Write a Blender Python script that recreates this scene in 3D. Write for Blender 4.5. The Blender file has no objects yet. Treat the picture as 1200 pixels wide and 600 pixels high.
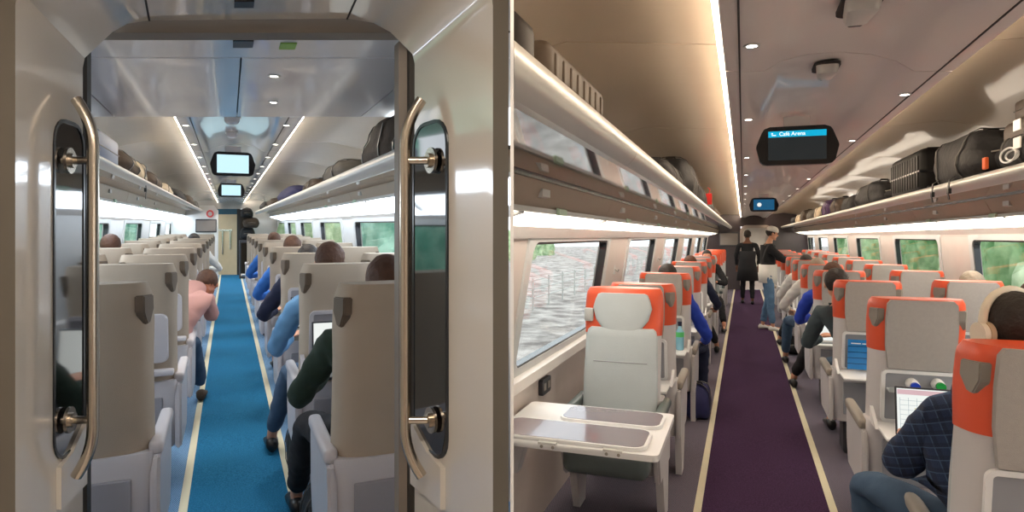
import bpy, bmesh, math, random
from mathutils import Vector, Matrix, Euler, noise
random.seed(7)
SC = bpy.context.scene
COL = SC.collection
PI = math.pi
# ------------------------------------------------------------------ camera, world, exposure
FPX = 760.0          # focal length in pixels of the 1200 px wide frame
EYE = 1.5
cam = bpy.data.cameras.new('camera'); co = bpy.data.objects.new('camera', cam); COL.objects.link(co)
co.location = (0, 0, EYE); co.rotation_euler = (PI/2, 0, 0)
cam.sensor_width = 36; cam.lens = FPX/1200*36; cam.shift_y = -0.025
cam.clip_start = 0.02; cam.clip_end = 300
SC.camera = co
SC.view_settings.view_transform = 'Standard'; SC.view_settings.look = 'None'
SC.view_settings.exposure = 0.0; SC.view_settings.gamma = 1.0
try: SC.view_settings.use_curve_mapping = False
except Exception: pass
W = bpy.data.worlds.new('sky'); SC.world = W; W.use_nodes = True
nt = W.node_tree; bg = nt.nodes['Background']
bg.inputs[0].default_value = (0.88, 0.94, 1.0, 1); bg.inputs[1].default_value = 2.3

# ------------------------------------------------------------------ the two carriages' layout
class Car:
    """a carriage running away from the eye: s across, t along, z above eye height"""
    def __init__(c, vx, vy, H):
        c.kx = (vx-600)/FPX; c.kz = (270-vy)/FPX; c.H = H
        c.th = math.atan(c.kx); c.cos = math.cos(c.th)
        c.rot = Euler((math.atan(c.kz*c.cos), 0, -c.th), 'XYZ')
    def P(c, s, t, z): return Vector((s+t*c.kx, t, EYE+z+t*c.kz))
    def F(c, s, t, h): return c.P(s, t, h-c.H)
LC = Car(268, 262, 1.5)     # blue carpet, beige seats
RC = Car(871, 277, 1.6)     # purple carpet, orange seats

# ------------------------------------------------------------------ materials
def lin(c):
    return tuple(((v/255)/12.92 if v/255 <= .04045 else ((v/255+.055)/1.055)**2.4) for v in c)
MATS = {}
def mat(name, rgb, rough=.5, metal=0, var=.06, scale=8, bump=0, bscale=120, coat=0, spec=.5, coord='Object'):
    if name in MATS: return MATS[name]
    m = bpy.data.materials.new(name); m.use_nodes = True; n = m.node_tree; b = n.nodes['Principled BSDF']
    c = lin(rgb)
    b.inputs['Roughness'].default_value = rough; b.inputs['Metallic'].default_value = metal
    b.inputs['Specular IOR Level'].default_value = spec
    if coat: b.inputs['Coat Weight'].default_value = coat; b.inputs['Coat Roughness'].default_value = .04
    tc = n.nodes.new('ShaderNodeTexCoord'); nz = n.nodes.new('ShaderNodeTexNoise'); nz.inputs['Scale'].default_value = scale
    nz.inputs['Detail'].default_value = 4
    n.links.new(tc.outputs[coord], nz.inputs['Vector'])
    mx = n.nodes.new('ShaderNodeMix'); mx.data_type = 'RGBA'
    mx.inputs[6].default_value = (*[v*(1-var) for v in c], 1); mx.inputs[7].default_value = (*[min(1, v*(1+var)) for v in c], 1)
    n.links.new(nz.outputs['Fac'], mx.inputs[0]); n.links.new(mx.outputs[2], b.inputs['Base Color'])
    if bump:
        n2 = n.nodes.new('ShaderNodeTexNoise'); n2.inputs['Scale'].default_value = bscale; n2.inputs['Detail'].default_value = 3
        n.links.new(tc.outputs[coord], n2.inputs['Vector'])
        bp = n.nodes.new('ShaderNodeBump'); bp.inputs['Strength'].default_value = bump; bp.inputs['Distance'].default_value = .01
        n.links.new(n2.outputs['Fac'], bp.inputs['Height']); n.links.new(bp.outputs['Normal'], b.inputs['Normal'])
    MATS[name] = m; return m
def emit(name, rgb, strength):
    if name in MATS: return MATS[name]
    m = bpy.data.materials.new(name); m.use_nodes = True; b = m.node_tree.nodes['Principled BSDF']
    b.inputs['Base Color'].default_value = (*[v*.08 for v in lin(rgb)], 1); b.inputs['Roughness'].default_value = .2
    b.inputs['Emission Color'].default_value = (*lin(rgb), 1); b.inputs['Emission Strength'].default_value = strength
    MATS[name] = m; return m
def glass(name, tint=(1, 1, 1), refl=.08):
    m = bpy.data.materials.new(name); m.use_nodes = True; n = m.node_tree; n.nodes.clear()
    o = n.nodes.new('ShaderNodeOutputMaterial'); t = n.nodes.new('ShaderNodeBsdfTransparent'); g = n.nodes.new('ShaderNodeBsdfGlossy')
    g.inputs['Roughness'].default_value = .02; t.inputs['Color'].default_value = (*tint, 1)
    lw = n.nodes.new('ShaderNodeLayerWeight'); lw.inputs['Blend'].default_value = .5
    pw = n.nodes.new('ShaderNodeMath'); pw.operation = 'POWER'; pw.inputs[1].default_value = 5; n.links.new(lw.outputs['Facing'], pw.inputs[0])
    ad = n.nodes.new('ShaderNodeMath'); ad.operation = 'MULTIPLY_ADD'; ad.inputs[1].default_value = .3; ad.inputs[2].default_value = refl*.4; n.links.new(pw.outputs[0], ad.inputs[0])
    mx = n.nodes.new('ShaderNodeMixShader'); n.links.new(ad.outputs[0], mx.inputs[0])
    n.links.new(t.outputs[0], mx.inputs[1]); n.links.new(g.outputs[0], mx.inputs[2]); n.links.new(mx.outputs[0], o.inputs[0])
    MATS[name] = m; return m
def M(n): return MATS[n]
mat('jamb white', (205, 200, 192), .12, coat=.8, var=.02)
mat('vestibule grey', (104, 98, 88), .5)
mat('dark rubber', (38, 34, 30), .6)
mat('header grey', (120, 112, 104), .5)
mat('steel', (200, 190, 176), .25, 1, var=.03)
mat('door glass', (16, 14, 14), .05, coat=1, spec=.8)
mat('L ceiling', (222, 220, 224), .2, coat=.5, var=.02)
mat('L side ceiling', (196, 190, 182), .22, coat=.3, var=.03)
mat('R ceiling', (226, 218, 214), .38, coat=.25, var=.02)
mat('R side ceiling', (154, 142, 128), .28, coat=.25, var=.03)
mat('seam', (50, 48, 46), .7)
mat('L wall', (214, 212, 210), .4)
mat('R wall', (200, 188, 180), .4)
mat('rack lip', (205, 205, 202), .28, .15, var=.02)
mat('rack panel', (166, 148, 126), .4, .15)
mat('R rack panel', (168, 152, 134), .42, .15)
mat('dark trim', (40, 42, 46), .25)
mat('window frame', (196, 196, 194), .35)
mat('sill', (222, 216, 210), .35)
mat('strip cream', (214, 206, 178), .5)
mat('end wall dark', (70, 62, 66), .5)
mat('L fabric', (174, 158, 140), .85, bump=.25, bscale=500, var=.05)
mat('L plastic', (196, 190, 192), .38, var=.02)
mat('L handle', (98, 82, 66), .5)
mat('R fabric', (168, 163, 158), .85, bump=.3, bscale=500, var=.08, scale=60)
mat('R plastic', (206, 203, 204), .35, var=.02)
mat('orange leather', (226, 88, 52), .38, bump=.08, bscale=300, var=.05)
mat('pale leather', (186, 194, 196), .42, bump=.08, bscale=200)
mat('dark leather', (92, 102, 100), .36, bump=.1, bscale=160)
mat('grip grey', (142, 136, 128), .35)
mat('dark plastic', (52, 52, 56), .4)
mat('black', (22, 22, 24), .35)
mat('white plastic', (232, 232, 232), .35, var=.01)
mat('table top', (122, 110, 118), .16, coat=.5, var=.15, scale=3)
mat('skin', (205, 150, 122), .55)
mat('skin tan', (168, 104, 76), .55)
mat('skin dark', (120, 78, 58), .55)
mat('hair brown', (78, 48, 30), .7, bump=.6, bscale=60, var=.3, scale=40)
mat('hair dark', (36, 28, 24), .65, bump=.6, bscale=60, var=.3, scale=40)
mat('hair grey', (140, 128, 112), .7, bump=.6, bscale=60, var=.2, scale=40)
mat('cream shell', (232, 220, 200), .4)
mat('beige door', (214, 190, 150), .45)
mat('teal band', (22, 84, 104), .4)
mat('jeans', (84, 116, 148), .9, bump=.2, bscale=300, var=.15, scale=20)
mat('dark jeans', (58, 80, 104), .9, bump=.2, bscale=300, var=.15, scale=20)
mat('black cloth', (26, 26, 30), .9, bump=.2, bscale=200)
mat('navy cloth', (30, 36, 62), .9, bump=.2, bscale=200)
mat('grey sweater', (66, 78, 84), .95, bump=.4, bscale=160)
mat('pink shirt', (196, 148, 140), .9, bump=.2, bscale=120)
mat('green cloth', (26, 44, 32), .9, bump=.2, bscale=150)
mat('denim jacket', (100, 146, 186), .9, bump=.3, bscale=150, var=.2, scale=12)
mat('royal blue cloth', (36, 66, 176), .9)
mat('white cloth', (222, 220, 216), .9)
mat('blue cloth', (50, 110, 190), .9)
mat('bag brown', (72, 58, 46), .75, bump=.5, bscale=30)
emit('L band light', (228, 242, 255), 9)
emit('R band light', (255, 242, 224), 8)
emit('L cove led', (255, 238, 214), 22)
emit('R cove led', (255, 230, 198), 42)
emit('downlight lens', (255, 246, 232), 14)
emit('screen pale', (196, 234, 244), 1.15)
emit('screen dark', (44, 50, 52), .6)
emit('screen cyan', (10, 170, 210), 1.1)
emit('screen blue', (20, 90, 130), .9)
emit('screen white', (236, 240, 236), 1.0)
emit('text glow', (235, 250, 255), 1.2)
glass('window glass', (.97, .99, .98), .12)

def carpet(name, a, b, scale):
    m = mat(name, a, .95, var=0)
    n = m.node_tree; bs = n.nodes['Principled BSDF']
    tc = n.nodes.new('ShaderNodeTexCoord'); nz = n.nodes.new('ShaderNodeTexNoise'); nz.inputs['Scale'].default_value = scale; nz.inputs['Detail'].default_value = 6
    n.links.new(tc.outputs['Object'], nz.inputs['Vector'])
    rp = n.nodes.new('ShaderNodeValToRGB'); rp.color_ramp.elements[0].color = (*lin(a), 1); rp.color_ramp.elements[1].color = (*lin(b), 1)
    rp.color_ramp.elements[0].position = .35; rp.color_ramp.elements[1].position = .65
    n.links.new(nz.outputs['Fac'], rp.inputs[0]); n.links.new(rp.outputs[0], bs.inputs['Base Color'])
    bp = n.nodes.new('ShaderNodeBump'); bp.inputs['Strength'].default_value = .4; bp.inputs['Distance'].default_value = .004
    n.links.new(nz.outputs['Fac'], bp.inputs['Height']); n.links.new(bp.outputs['Normal'], bs.inputs['Normal'])
    bs.inputs['Specular IOR Level'].default_value = .15
    return m
carpet('blue carpet', (20, 82, 118), (42, 116, 156), 160)
carpet('purple carpet', (46, 28, 52), (72, 48, 78), 160)
def weave(name, a, b, sc):
    m = mat(name, a, .9, var=0); n = m.node_tree; bs = n.nodes['Principled BSDF']
    tc = n.nodes.new('ShaderNodeTexCoord'); mp = n.nodes.new('ShaderNodeMapping'); mp.inputs['Rotation'].default_value = (0, 0, .785); mp.inputs['Scale'].default_value = (sc, sc, sc)
    ck = n.nodes.new('ShaderNodeTexBrick'); ck.inputs['Scale'].default_value = 1; ck.inputs['Mortar Size'].default_value = .07
    ck.inputs['Color1'].default_value = (*lin(a), 1); ck.inputs['Color2'].default_value = (*lin(a), 1); ck.inputs['Mortar'].default_value = (*lin(b), 1)
    n.links.new(tc.outputs['Object'], mp.inputs[0]); n.links.new(mp.outputs[0], ck.inputs['Vector']); n.links.new(ck.outputs[0], bs.inputs['Base Color'])
    return m
weave('L side carpet', (20, 46, 84), (120, 160, 196), 30)
weave('R side carpet', (34, 32, 44), (112, 104, 118), 34)
def tartan():
    m = mat('tartan', (26, 40, 66), .95, var=0, bump=.3, bscale=200); n = m.node_tree; bs = n.nodes['Principled BSDF']
    tc = n.nodes.new('ShaderNodeTexCoord'); sp = n.nodes.new('ShaderNodeSeparateXYZ'); mp = n.nodes.new('ShaderNodeMapping')
    mp.inputs['Rotation'].default_value = (.12, .3, .1)
    n.links.new(tc.outputs['Object'], mp.inputs[0]); n.links.new(mp.outputs[0], sp.inputs[0])
    col = None
    def line(sock, per, wid, ccol, prev):
        a = n.nodes.new('ShaderNodeMath'); a.operation = 'MULTIPLY'; a.inputs[1].default_value = 1/per; n.links.new(sock, a.inputs[0])
        f = n.nodes.new('ShaderNodeMath'); f.operation = 'FRACT'; n.links.new(a.outputs[0], f.inputs[0])
        l = n.nodes.new('ShaderNodeMath'); l.operation = 'LESS_THAN'; l.inputs[1].default_value = wid; n.links.new(f.outputs[0], l.inputs[0])
        k = n.nodes.new('ShaderNodeMath'); k.operation = 'MULTIPLY'; k.inputs[1].default_value = .6; n.links.new(l.outputs[0], k.inputs[0])
        x = n.nodes.new('ShaderNodeMix'); x.data_type = 'RGBA'; n.links.new(k.outputs[0], x.inputs[0])
        if prev is None: x.inputs[6].default_value = (*lin((34, 50, 80)), 1)
        else: n.links.new(prev, x.inputs[6])
        x.inputs[7].default_value = (*lin(ccol), 1); return x.outputs[2]
    for s in (0, 2):
        col = line(sp.outputs[s], .040, .42, (24, 34, 56), col)
        col = line(sp.outputs[s], .040, .09, (74, 98, 130), col)
    n.links.new(col, bs.inputs['Base Color'])
tartan()

# ------------------------------------------------------------------ mesh helpers
def obj(name, bm, m, parent=None, smooth=False, world=False, recalc=True):
    if recalc: bmesh.ops.recalc_face_normals(bm, faces=bm.faces)
    me = bpy.data.meshes.new(name); bm.to_mesh(me); bm.free()
    if isinstance(m, str): m = M(m)
    me.materials.append(m)
    if smooth:
        for p in me.polygons: p.use_smooth = True
        if smooth == 'auto':
            me.set_sharp_from_angle(angle=math.radians(38))
    o = bpy.data.objects.new(name, me); COL.objects.link(o)
    if parent is not None:
        o.parent = parent
        if world:
            r = parent
            while r.parent: r = r.parent
            me.transform(Matrix.Translation(-Vector(r.location)))
    return o
def tag(o, label, cat, group=None, kind=None):
    o['label'] = label; o['category'] = cat
    if group: o['group'] = group
    if kind: o['kind'] = kind
    return o
def structure(o): o['kind'] = 'structure'; return o
def thing(name, label, cat, loc=(0, 0, 0), rot=(0, 0, 0), group=None):
    o = bpy.data.objects.new(name, None); o.empty_display_size = .1; COL.objects.link(o)
    o.location = loc; o.rotation_euler = rot
    return tag(o, label, cat, group)
def copy_tree(o, parent=None):
    c = o.copy(); COL.objects.link(c)
    if parent is not None: c.parent = parent
    for ch in list(o.children): copy_tree(ch, c)
    return c
def pose(o, car, s, t, h, yaw=0):
    o.location = car.F(s, t, h)
    R = car.rot.to_matrix() @ Matrix.Rotation(yaw, 3, 'Z')
    o.rotation_euler = R.to_euler('XYZ'); return o
def box(bm, x0, x1, y0, y1, z0, z1, bev=0, seg=2, M4=None):
    r = bmesh.ops.create_cube(bm, size=1)
    vs = r['verts']
    for v in vs:
        v.co = Vector(((x0+x1)/2+v.co.x*(x1-x0), (y0+y1)/2+v.co.y*(y1-y0), (z0+z1)/2+v.co.z*(z1-z0)))
    if bev:
        es = list({e for v in vs for e in v.link_edges})
        g = bmesh.ops.bevel(bm, geom=es, offset=bev, segments=seg, affect='EDGES', profile=.5)
        vs = list({v for f in g['faces'] for v in f.verts} | {v for v in vs if v.is_valid})
    if M4 is not None:
        bmesh.ops.transform(bm, matrix=M4, verts=vs)
    return vs
def prism(bm, poly, y0, y1, axis='y', fn=None):
    """extrude a 2d polygon; axis y: poly in (x,z); axis z: (x,y); axis x: (y,z)"""
    def mk(a, b, d):
        if axis == 'y': return Vector((a, d, b))
        if axis == 'z': return Vector((a, b, d))
        return Vector((d, a, b))
    A = [bm.verts.new(fn(mk(a, b, y0)) if fn else mk(a, b, y0)) for a, b in poly]
    B = [bm.verts.new(fn(mk(a, b, y1)) if fn else mk(a, b, y1)) for a, b in poly]
    n = len(poly)
    bm.faces.new(A); bm.faces.new(B[::-1])
    for i in range(n): bm.faces.new((A[i], B[i], B[(i+1) % n], A[(i+1) % n]))
    return A+B
def loft(bm, secs, cap=True):
    R = [[bm.verts.new(p) for p in s] for s in secs]
    n = len(R[0])
    for a, b in zip(R, R[1:]):
        for i in range(n): bm.faces.new((a[i], a[(i+1) % n], b[(i+1) % n], b[i]))
    if cap: bm.faces.new(R[0][::-1]); bm.faces.new(R[-1])
    return R
def tube(bm, pts, r, n=10, closed=False):
    pts = [Vector(p) for p in pts]; secs = []; m = len(pts)
    up = None
    for i, p in enumerate(pts):
        if closed: d = pts[(i+1) % m]-pts[i-1]
        else: d = pts[min(i+1, m-1)]-pts[max(i-1, 0)]
        d.normalize()
        if up is None: up = Vector((0, 0, 1)) if abs(d.z) < .9 else Vector((1, 0, 0))
        u = d.cross(up).normalized(); up = u.cross(d).normalized()
        rr = r[i] if isinstance(r, (list, tuple)) else r
        secs.append([p+(u*math.cos(a)+up*math.sin(a))*rr for a in [2*PI*k/n for k in range(n)]])
    if closed: secs.append(secs[0])
    loft(bm, secs, cap=not closed)
    if closed: bmesh.ops.remove_doubles(bm, verts=bm.verts, dist=1e-6)
def rr(w, h, r, cx=0, cy=0, n=5):
    out = []
    for (sx, sy, a0) in ((1, 1, 0), (-1, 1, 90), (-1, -1, 180), (1, -1, 270)):
        for k in range(n+1):
            a = math.radians(a0+90*k/n)
            out.append((cx+sx*(w/2-r)+r*math.cos(a), cy+sy*(h/2-r)+r*math.sin(a)))
    return out
def ring(bm, outer, inner, f0, f1):
    """frame between two outlines, f0/f1 map (a,b) to the front and back points"""
    n = len(outer)
    V = [[bm.verts.new(f(*p)) for p in L] for L, f in ((outer, f0), (inner, f0), (inner, f1), (outer, f1))]
    for k in range(4):
        a, b = V[k], V[(k+1) % 4]
        for i in range(n): bm.faces.new((a[i], a[(i+1) % n], b[(i+1) % n], b[i]))
def disc(bm, c, r, ax, n=24, h=.004):
    ax = Vector(ax).normalized(); u = ax.orthogonal().normalized(); v = ax.cross(u); c = Vector(c)
    s = [[c+ax*d+(u*math.cos(a)+v*math.sin(a))*q for a in [2*PI*k/n for k in range(n)]] for d, q in ((0, r), (h, r))]
    loft(bm, s)
def ball(bm, c, r, seg=16, M3=None):
    g = bmesh.ops.create_uvsphere(bm, u_segments=seg, v_segments=max(6, seg//2+2), radius=1)
    rx = r if isinstance(r, (tuple, list)) else (r, r, r)
    for v in g['verts']:
        p = Vector((v.co.x*rx[0], v.co.y*rx[1], v.co.z*rx[2]))
        if M3 is not None: p = M3 @ p
        v.co = p+Vector(c)
    return g['verts']
def clip(bm, side):
    geom = bm.verts[:]+bm.edges[:]+bm.faces[:]
    r = bmesh.ops.bisect_plane(bm, geom=geom, plane_co=(side*.0032, 0, 0), plane_no=(side, 0, 0), clear_inner=True)
    es = [e for e in r['geom_cut'] if isinstance(e, bmesh.types.BMEdge)]
    if es:
        try: bmesh.ops.holes_fill(bm, edges=es)
        except Exception: pass
def shell(bm, car, pts, ts, th):
    """sheet following a profile of (s,z) points along the carriage, th thick (sign picks the outer side)"""
    n = len(pts); off = []
    for i, p in enumerate(pts):
        a = pts[max(0, i-1)]; b = pts[min(n-1, i+1)]
        d = Vector((b[0]-a[0], b[1]-a[1])).normalized(); off.append((p[0]-d.y*th, p[1]+d.x*th))
    loop = list(pts)+off[::-1]
    loft(bm, [[car.P(s, t, z) for s, z in loop] for t in ts])
def lerp(a, b, f): return a+(b-a)*f
def text_mesh(name, s, size, m, parent, Mx, bold=0):
    cu = bpy.data.curves.new(name, 'FONT'); cu.body = s; cu.size = size; cu.extrude = .0006; cu.offset = bold
    t = bpy.data.objects.new('tmp', cu); COL.objects.link(t)
    dg = bpy.context.evaluated_depsgraph_get(); me = bpy.data.meshes.new_from_object(t.evaluated_get(dg)); bpy.data.objects.remove(t)
    me.transform(Mx); me.materials.clear(); me.materials.append(M(m))
    o = bpy.data.objects.new(name, me); COL.objects.link(o); o.parent = parent; return o

# ------------------------------------------------------------------ setting: outdoors
carpet('ballast', (132, 124, 120), (206, 198, 192), 2.2)
mat('grass', (110, 150, 84), .95, var=.35, scale=1.5)
def leafmat(n, a, b):
    m = carpet(n, a, b, 2.2); return m
leafmat('leaves', (92, 140, 88), (176, 206, 156)); leafmat('leaves pale', (130, 166, 120), (214, 228, 190)); leafmat('leaves teal', (80, 150, 130), (176, 218, 196))
b = bmesh.new(); box(b, -60, 60, -6, 90, -.9, -.75)
o = structure(obj('floor', b, 'ballast'))
def leafy(name, label, c, rx, ry, rz, m, seed, cat='bush', group=None):
    b = bmesh.new(); bmesh.ops.create_icosphere(b, subdivisions=5, radius=1)
    for v in b.verts:
        n = v.co.normalized(); f = 1+.28*noise.noise(n*2.2+Vector((seed, 0, 0)))+.16*noise.noise(n*6+Vector((0, seed, 0)))+.10*noise.noise(n*17+Vector((0, 0, seed)))
        v.co = Vector((n.x*rx*f, n.y*ry*f, max(-.25, n.z)*rz*f))
    root = thing(name, label, cat, c, group=group)
    obj('foliage', b, m, root, smooth=True)
    b = bmesh.new(); tube(b, [(0, 0, -.2), (.05, 0, rz*.3), (0, .05, rz*.6)], [.12, .09, .05]); obj('trunk', b, 'bag brown', root, smooth=True)
rnd = random.Random(3)
GZ = -.75
for k in range(13):      # green bank beyond the right windows of the purple-carpet carriage
    t = 4+k*2.6; p = RC.P(5.6+rnd.random()*1.6, t, 0)
    leafy('hedge_tree', 'leafy green tree beyond the right windows of the purple-carpet carriage', (p.x, p.y, GZ), 1.2+rnd.random()*.3, 1.15+rnd.random()*.3, 3.2+rnd.random()*2.0, ('leaves', 'leaves pale')[k % 2], k+.5, 'tree', 'trees beyond the right windows of the purple-carpet carriage')
for k in range(9):       # far side trees across the tracks, seen through the left windows of the same carriage
    t = 20+k*5; p = RC.P(-9-rnd.random()*5-k*1.2, t, 0)
    leafy('bush', 'pale bush across the tracks beyond the left windows of the purple-carpet carriage', (p.x, p.y, GZ), 1.5, 2.2, 2.2+rnd.random()*1, 'leaves pale', k+20.5, 'bush', 'bushes across the tracks')
for k in range(9):
    t = 5+k*3.2; p = LC.P(-4.6-rnd.random()*1.2, t, 0)
    leafy('hedge_tree', 'teal-green leafy tree beyond the left windows of the blue-carpet carriage', (p.x, p.y, GZ), 1.3, 1.5, 3.4+rnd.random()*1.4, 'leaves teal', k+40.5, 'tree', 'trees beyond the left windows of the blue-carpet carriage')
for k in range(8):
    t = 15+k*3.0; p = LC.P(3.9+rnd.random()*1.0, t, 0)
    leafy('hedge_tree', 'green leafy tree beyond the right windows of the blue-carpet carriage', (p.x, p.y, GZ), 1.2, 1.35, 3.6+rnd.random()*1.4, ('leaves teal', 'leaves pale')[k % 2], k+60.5, 'tree', 'trees beyond the right windows of the blue-carpet carriage')
# tracks and fence seen through the near left window
for s_, w in ((-2.5, 'nearer'), (-3.35, 'farther')):
    b = bmesh.new(); prism(b, [(s_-.035, -2.2), (s_+.035, -2.2), (s_+.03, -2.12), (s_+.035, -2.08), (s_-.035, -2.08), (s_-.03, -2.12)], 7.2, 40, fn=lambda v: RC.P(v.x, v.y, v.z)); tag(obj('rail', b, 'steel'), 'steel rail of the outside track, %s of the two' % w, 'rail')
root = thing('trackside_fence', 'low pale trackside fence outside the near left window', 'fence', RC.P(-5.9, 20, -2.25))
for k in range(3):
    b = bmesh.new(); prism(b, [(-5.9, -1.75+k*.25), (-5.87, -1.75+k*.25), (-5.87, -1.72+k*.25), (-5.9, -1.72+k*.25)], 13.5, 42, fn=lambda v: RC.P(v.x, v.y, v.z)); obj('fence_rail', b, 'rack lip', root, world=True)
for k in range(20):
    t = 13.6+k*1.5; b = bmesh.new(); prism(b, [(-5.90, -2.25), (-5.87, -2.25), (-5.87, -1.15), (-5.90, -1.15)], t, t+.08, fn=lambda v: RC.P(v.x, v.y, v.z)); obj('fence_post', b, 'rack lip', root, world=True)

# ------------------------------------------------------------------ setting: shells
def ceiling(car, prof_raft, left, right, ledL, ledR, tend, side, mm, ms, tseams, tstart, ledm):
    b = bmesh.new()
    for a, c in zip(tseams, tseams[1:]): shell(b, car, prof_raft, [a+.003, c-.003], .02)
    if side: clip(b, side)
    structure(obj('ceiling', b, mm, smooth='auto'))
    b = bmesh.new()
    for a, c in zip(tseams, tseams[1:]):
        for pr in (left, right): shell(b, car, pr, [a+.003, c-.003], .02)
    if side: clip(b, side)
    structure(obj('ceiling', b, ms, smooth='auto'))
    b = bmesh.new()
    for pr in (left, right, prof_raft): shell(b, car, [(s, z+.022) for s, z in pr], [tseams[0], tseams[-1]], .01)
    if side: clip(b, side)
    structure(obj('ceiling', b, 'seam'))
    for k, (s0, z0) in enumerate((ledL, ledR)):
        b = bmesh.new(); prism(b, [(s0-.005, z0), (s0+.005, z0), (s0+.005, z0+.018), (s0-.005, z0+.018)], tseams[0], tseams[-1]-.06, fn=lambda v: car.P(v.x, v.y, v.z))
        if side: clip(b, side)
        tag(obj('light_strip', b, ledm), ('warm glowing strip along the %s edge of the ' % ('left', 'right')[k])+('ceiling over the blue carpet' if car is LC else 'ceiling over the purple carpet'), 'light strip')
def raft(c, hw, z):
    return [(c-hw, z), (c-hw+.13, z), (c-hw+.19, z+.035), (c-hw+.28, z+.058), (c, z+.066), (c+hw-.28, z+.058), (c+hw-.19, z+.035), (c+hw-.13, z), (c+hw, z)]
TL0, TL1 = 3.65, 19.0
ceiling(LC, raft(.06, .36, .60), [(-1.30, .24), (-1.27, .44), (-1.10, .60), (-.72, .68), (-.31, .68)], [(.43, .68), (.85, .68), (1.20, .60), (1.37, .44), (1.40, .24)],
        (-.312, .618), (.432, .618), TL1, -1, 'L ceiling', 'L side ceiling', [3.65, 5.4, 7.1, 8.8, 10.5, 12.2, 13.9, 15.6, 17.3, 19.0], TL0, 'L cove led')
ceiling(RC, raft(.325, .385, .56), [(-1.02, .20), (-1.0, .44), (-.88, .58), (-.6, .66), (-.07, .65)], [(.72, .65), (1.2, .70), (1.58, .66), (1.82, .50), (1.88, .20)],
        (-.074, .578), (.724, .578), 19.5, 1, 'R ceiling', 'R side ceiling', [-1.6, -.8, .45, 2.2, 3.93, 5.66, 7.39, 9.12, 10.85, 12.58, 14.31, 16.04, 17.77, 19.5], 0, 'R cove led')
# seams running along the raft of the purple carriage (narrow grooves)
def grooves(car, lst, side):
    b = bmesh.new()
    for (s, z, t0, t1) in lst: prism(b, [(s-.003, z-.002), (s+.003, z-.002), (s+.003, z+.004), (s-.003, z+.004)], t0, t1, fn=lambda v: car.P(v.x, v.y, v.z))
    if side: clip(b, side)
    return b
structure(obj('trim_1', grooves(RC, [(-.012, .56, 0, 19.4), (.66, .56, 0, 19.4)], 1), 'seam'))
structure(obj('trim_2', grooves(LC, [(-.22, .60, 3.66, 19), (.34, .60, 3.66, 19)], -1), 'seam'))
# flat glossy ceiling panels just inside the doorway of the blue carriage
b = bmesh.new()
for (s0, s1, t0, t1) in ((-1.3, 1.45, 1.58, 2.345), (-1.3, -.643, 2.355, 3.645), (-.637, .042, 2.355, 3.645), (.048, .737, 2.355, 3.645), (.743, 1.45, 2.355, 3.645)):
    prism(b, [(s0, .60), (s1, .60), (s1, .62), (s0, .62)], t0, t1, fn=lambda v: LC.P(v.x, v.y, v.z))
clip(b, -1); structure(obj('ceiling', b, 'L ceiling'))
b = bmesh.new(); prism(b, [(-1.3, .625), (1.45, .625), (1.45, .70), (-1.3, .70)], 1.58, 3.65, fn=lambda v: LC.P(v.x, v.y, v.z)); clip(b, -1)
structure(obj('ceiling', b, 'seam'))
# floors
def floor_strip(car, s0, s1, t0, t1, z, m, name='floor', side=0, th=.03):
    b = bmesh.new(); prism(b, [(s0, z), (s1, z), (s1, z-th), (s0, z-th)], t0, t1, fn=lambda v: car.P(v.x, v.y, v.z))
    if side: clip(b, side)
    return structure(obj(name, b, m))
floor_strip(LC, -.235, .35, 1.5, 19.0, -1.5, 'blue carpet', side=-1)
floor_strip(LC, -1.38, -.235, 1.5, 19.0, -1.5, 'L side carpet', side=-1); floor_strip(LC, .35, 1.52, 1.5, 19.0, -1.5, 'L side carpet', side=-1)
for n, (a, c) in enumerate(((-.262, -.216), (.331, .377))): floor_strip(LC, a, c, 1.5, 19, -1.494, 'strip cream', 'trim_%d' % (3+n), -1, .006)
floor_strip(RC, -.2675, .525, -1.6, 19.5, -1.6, 'purple carpet', side=1)
floor_strip(RC, -1.2, -.2675, 0, 19.5, -1.6, 'R side carpet', side=1); floor_strip(RC, .525, 2.05, -1.6, 19.5, -1.6, 'R side carpet', side=1)
for n, (a, c) in enumerate(((-.29, -.245), (.503, .548))): floor_strip(RC, a, c, 0, 19.5, -1.594, 'strip cream', 'trim_%d' % (5+n), 1, .006)

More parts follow.
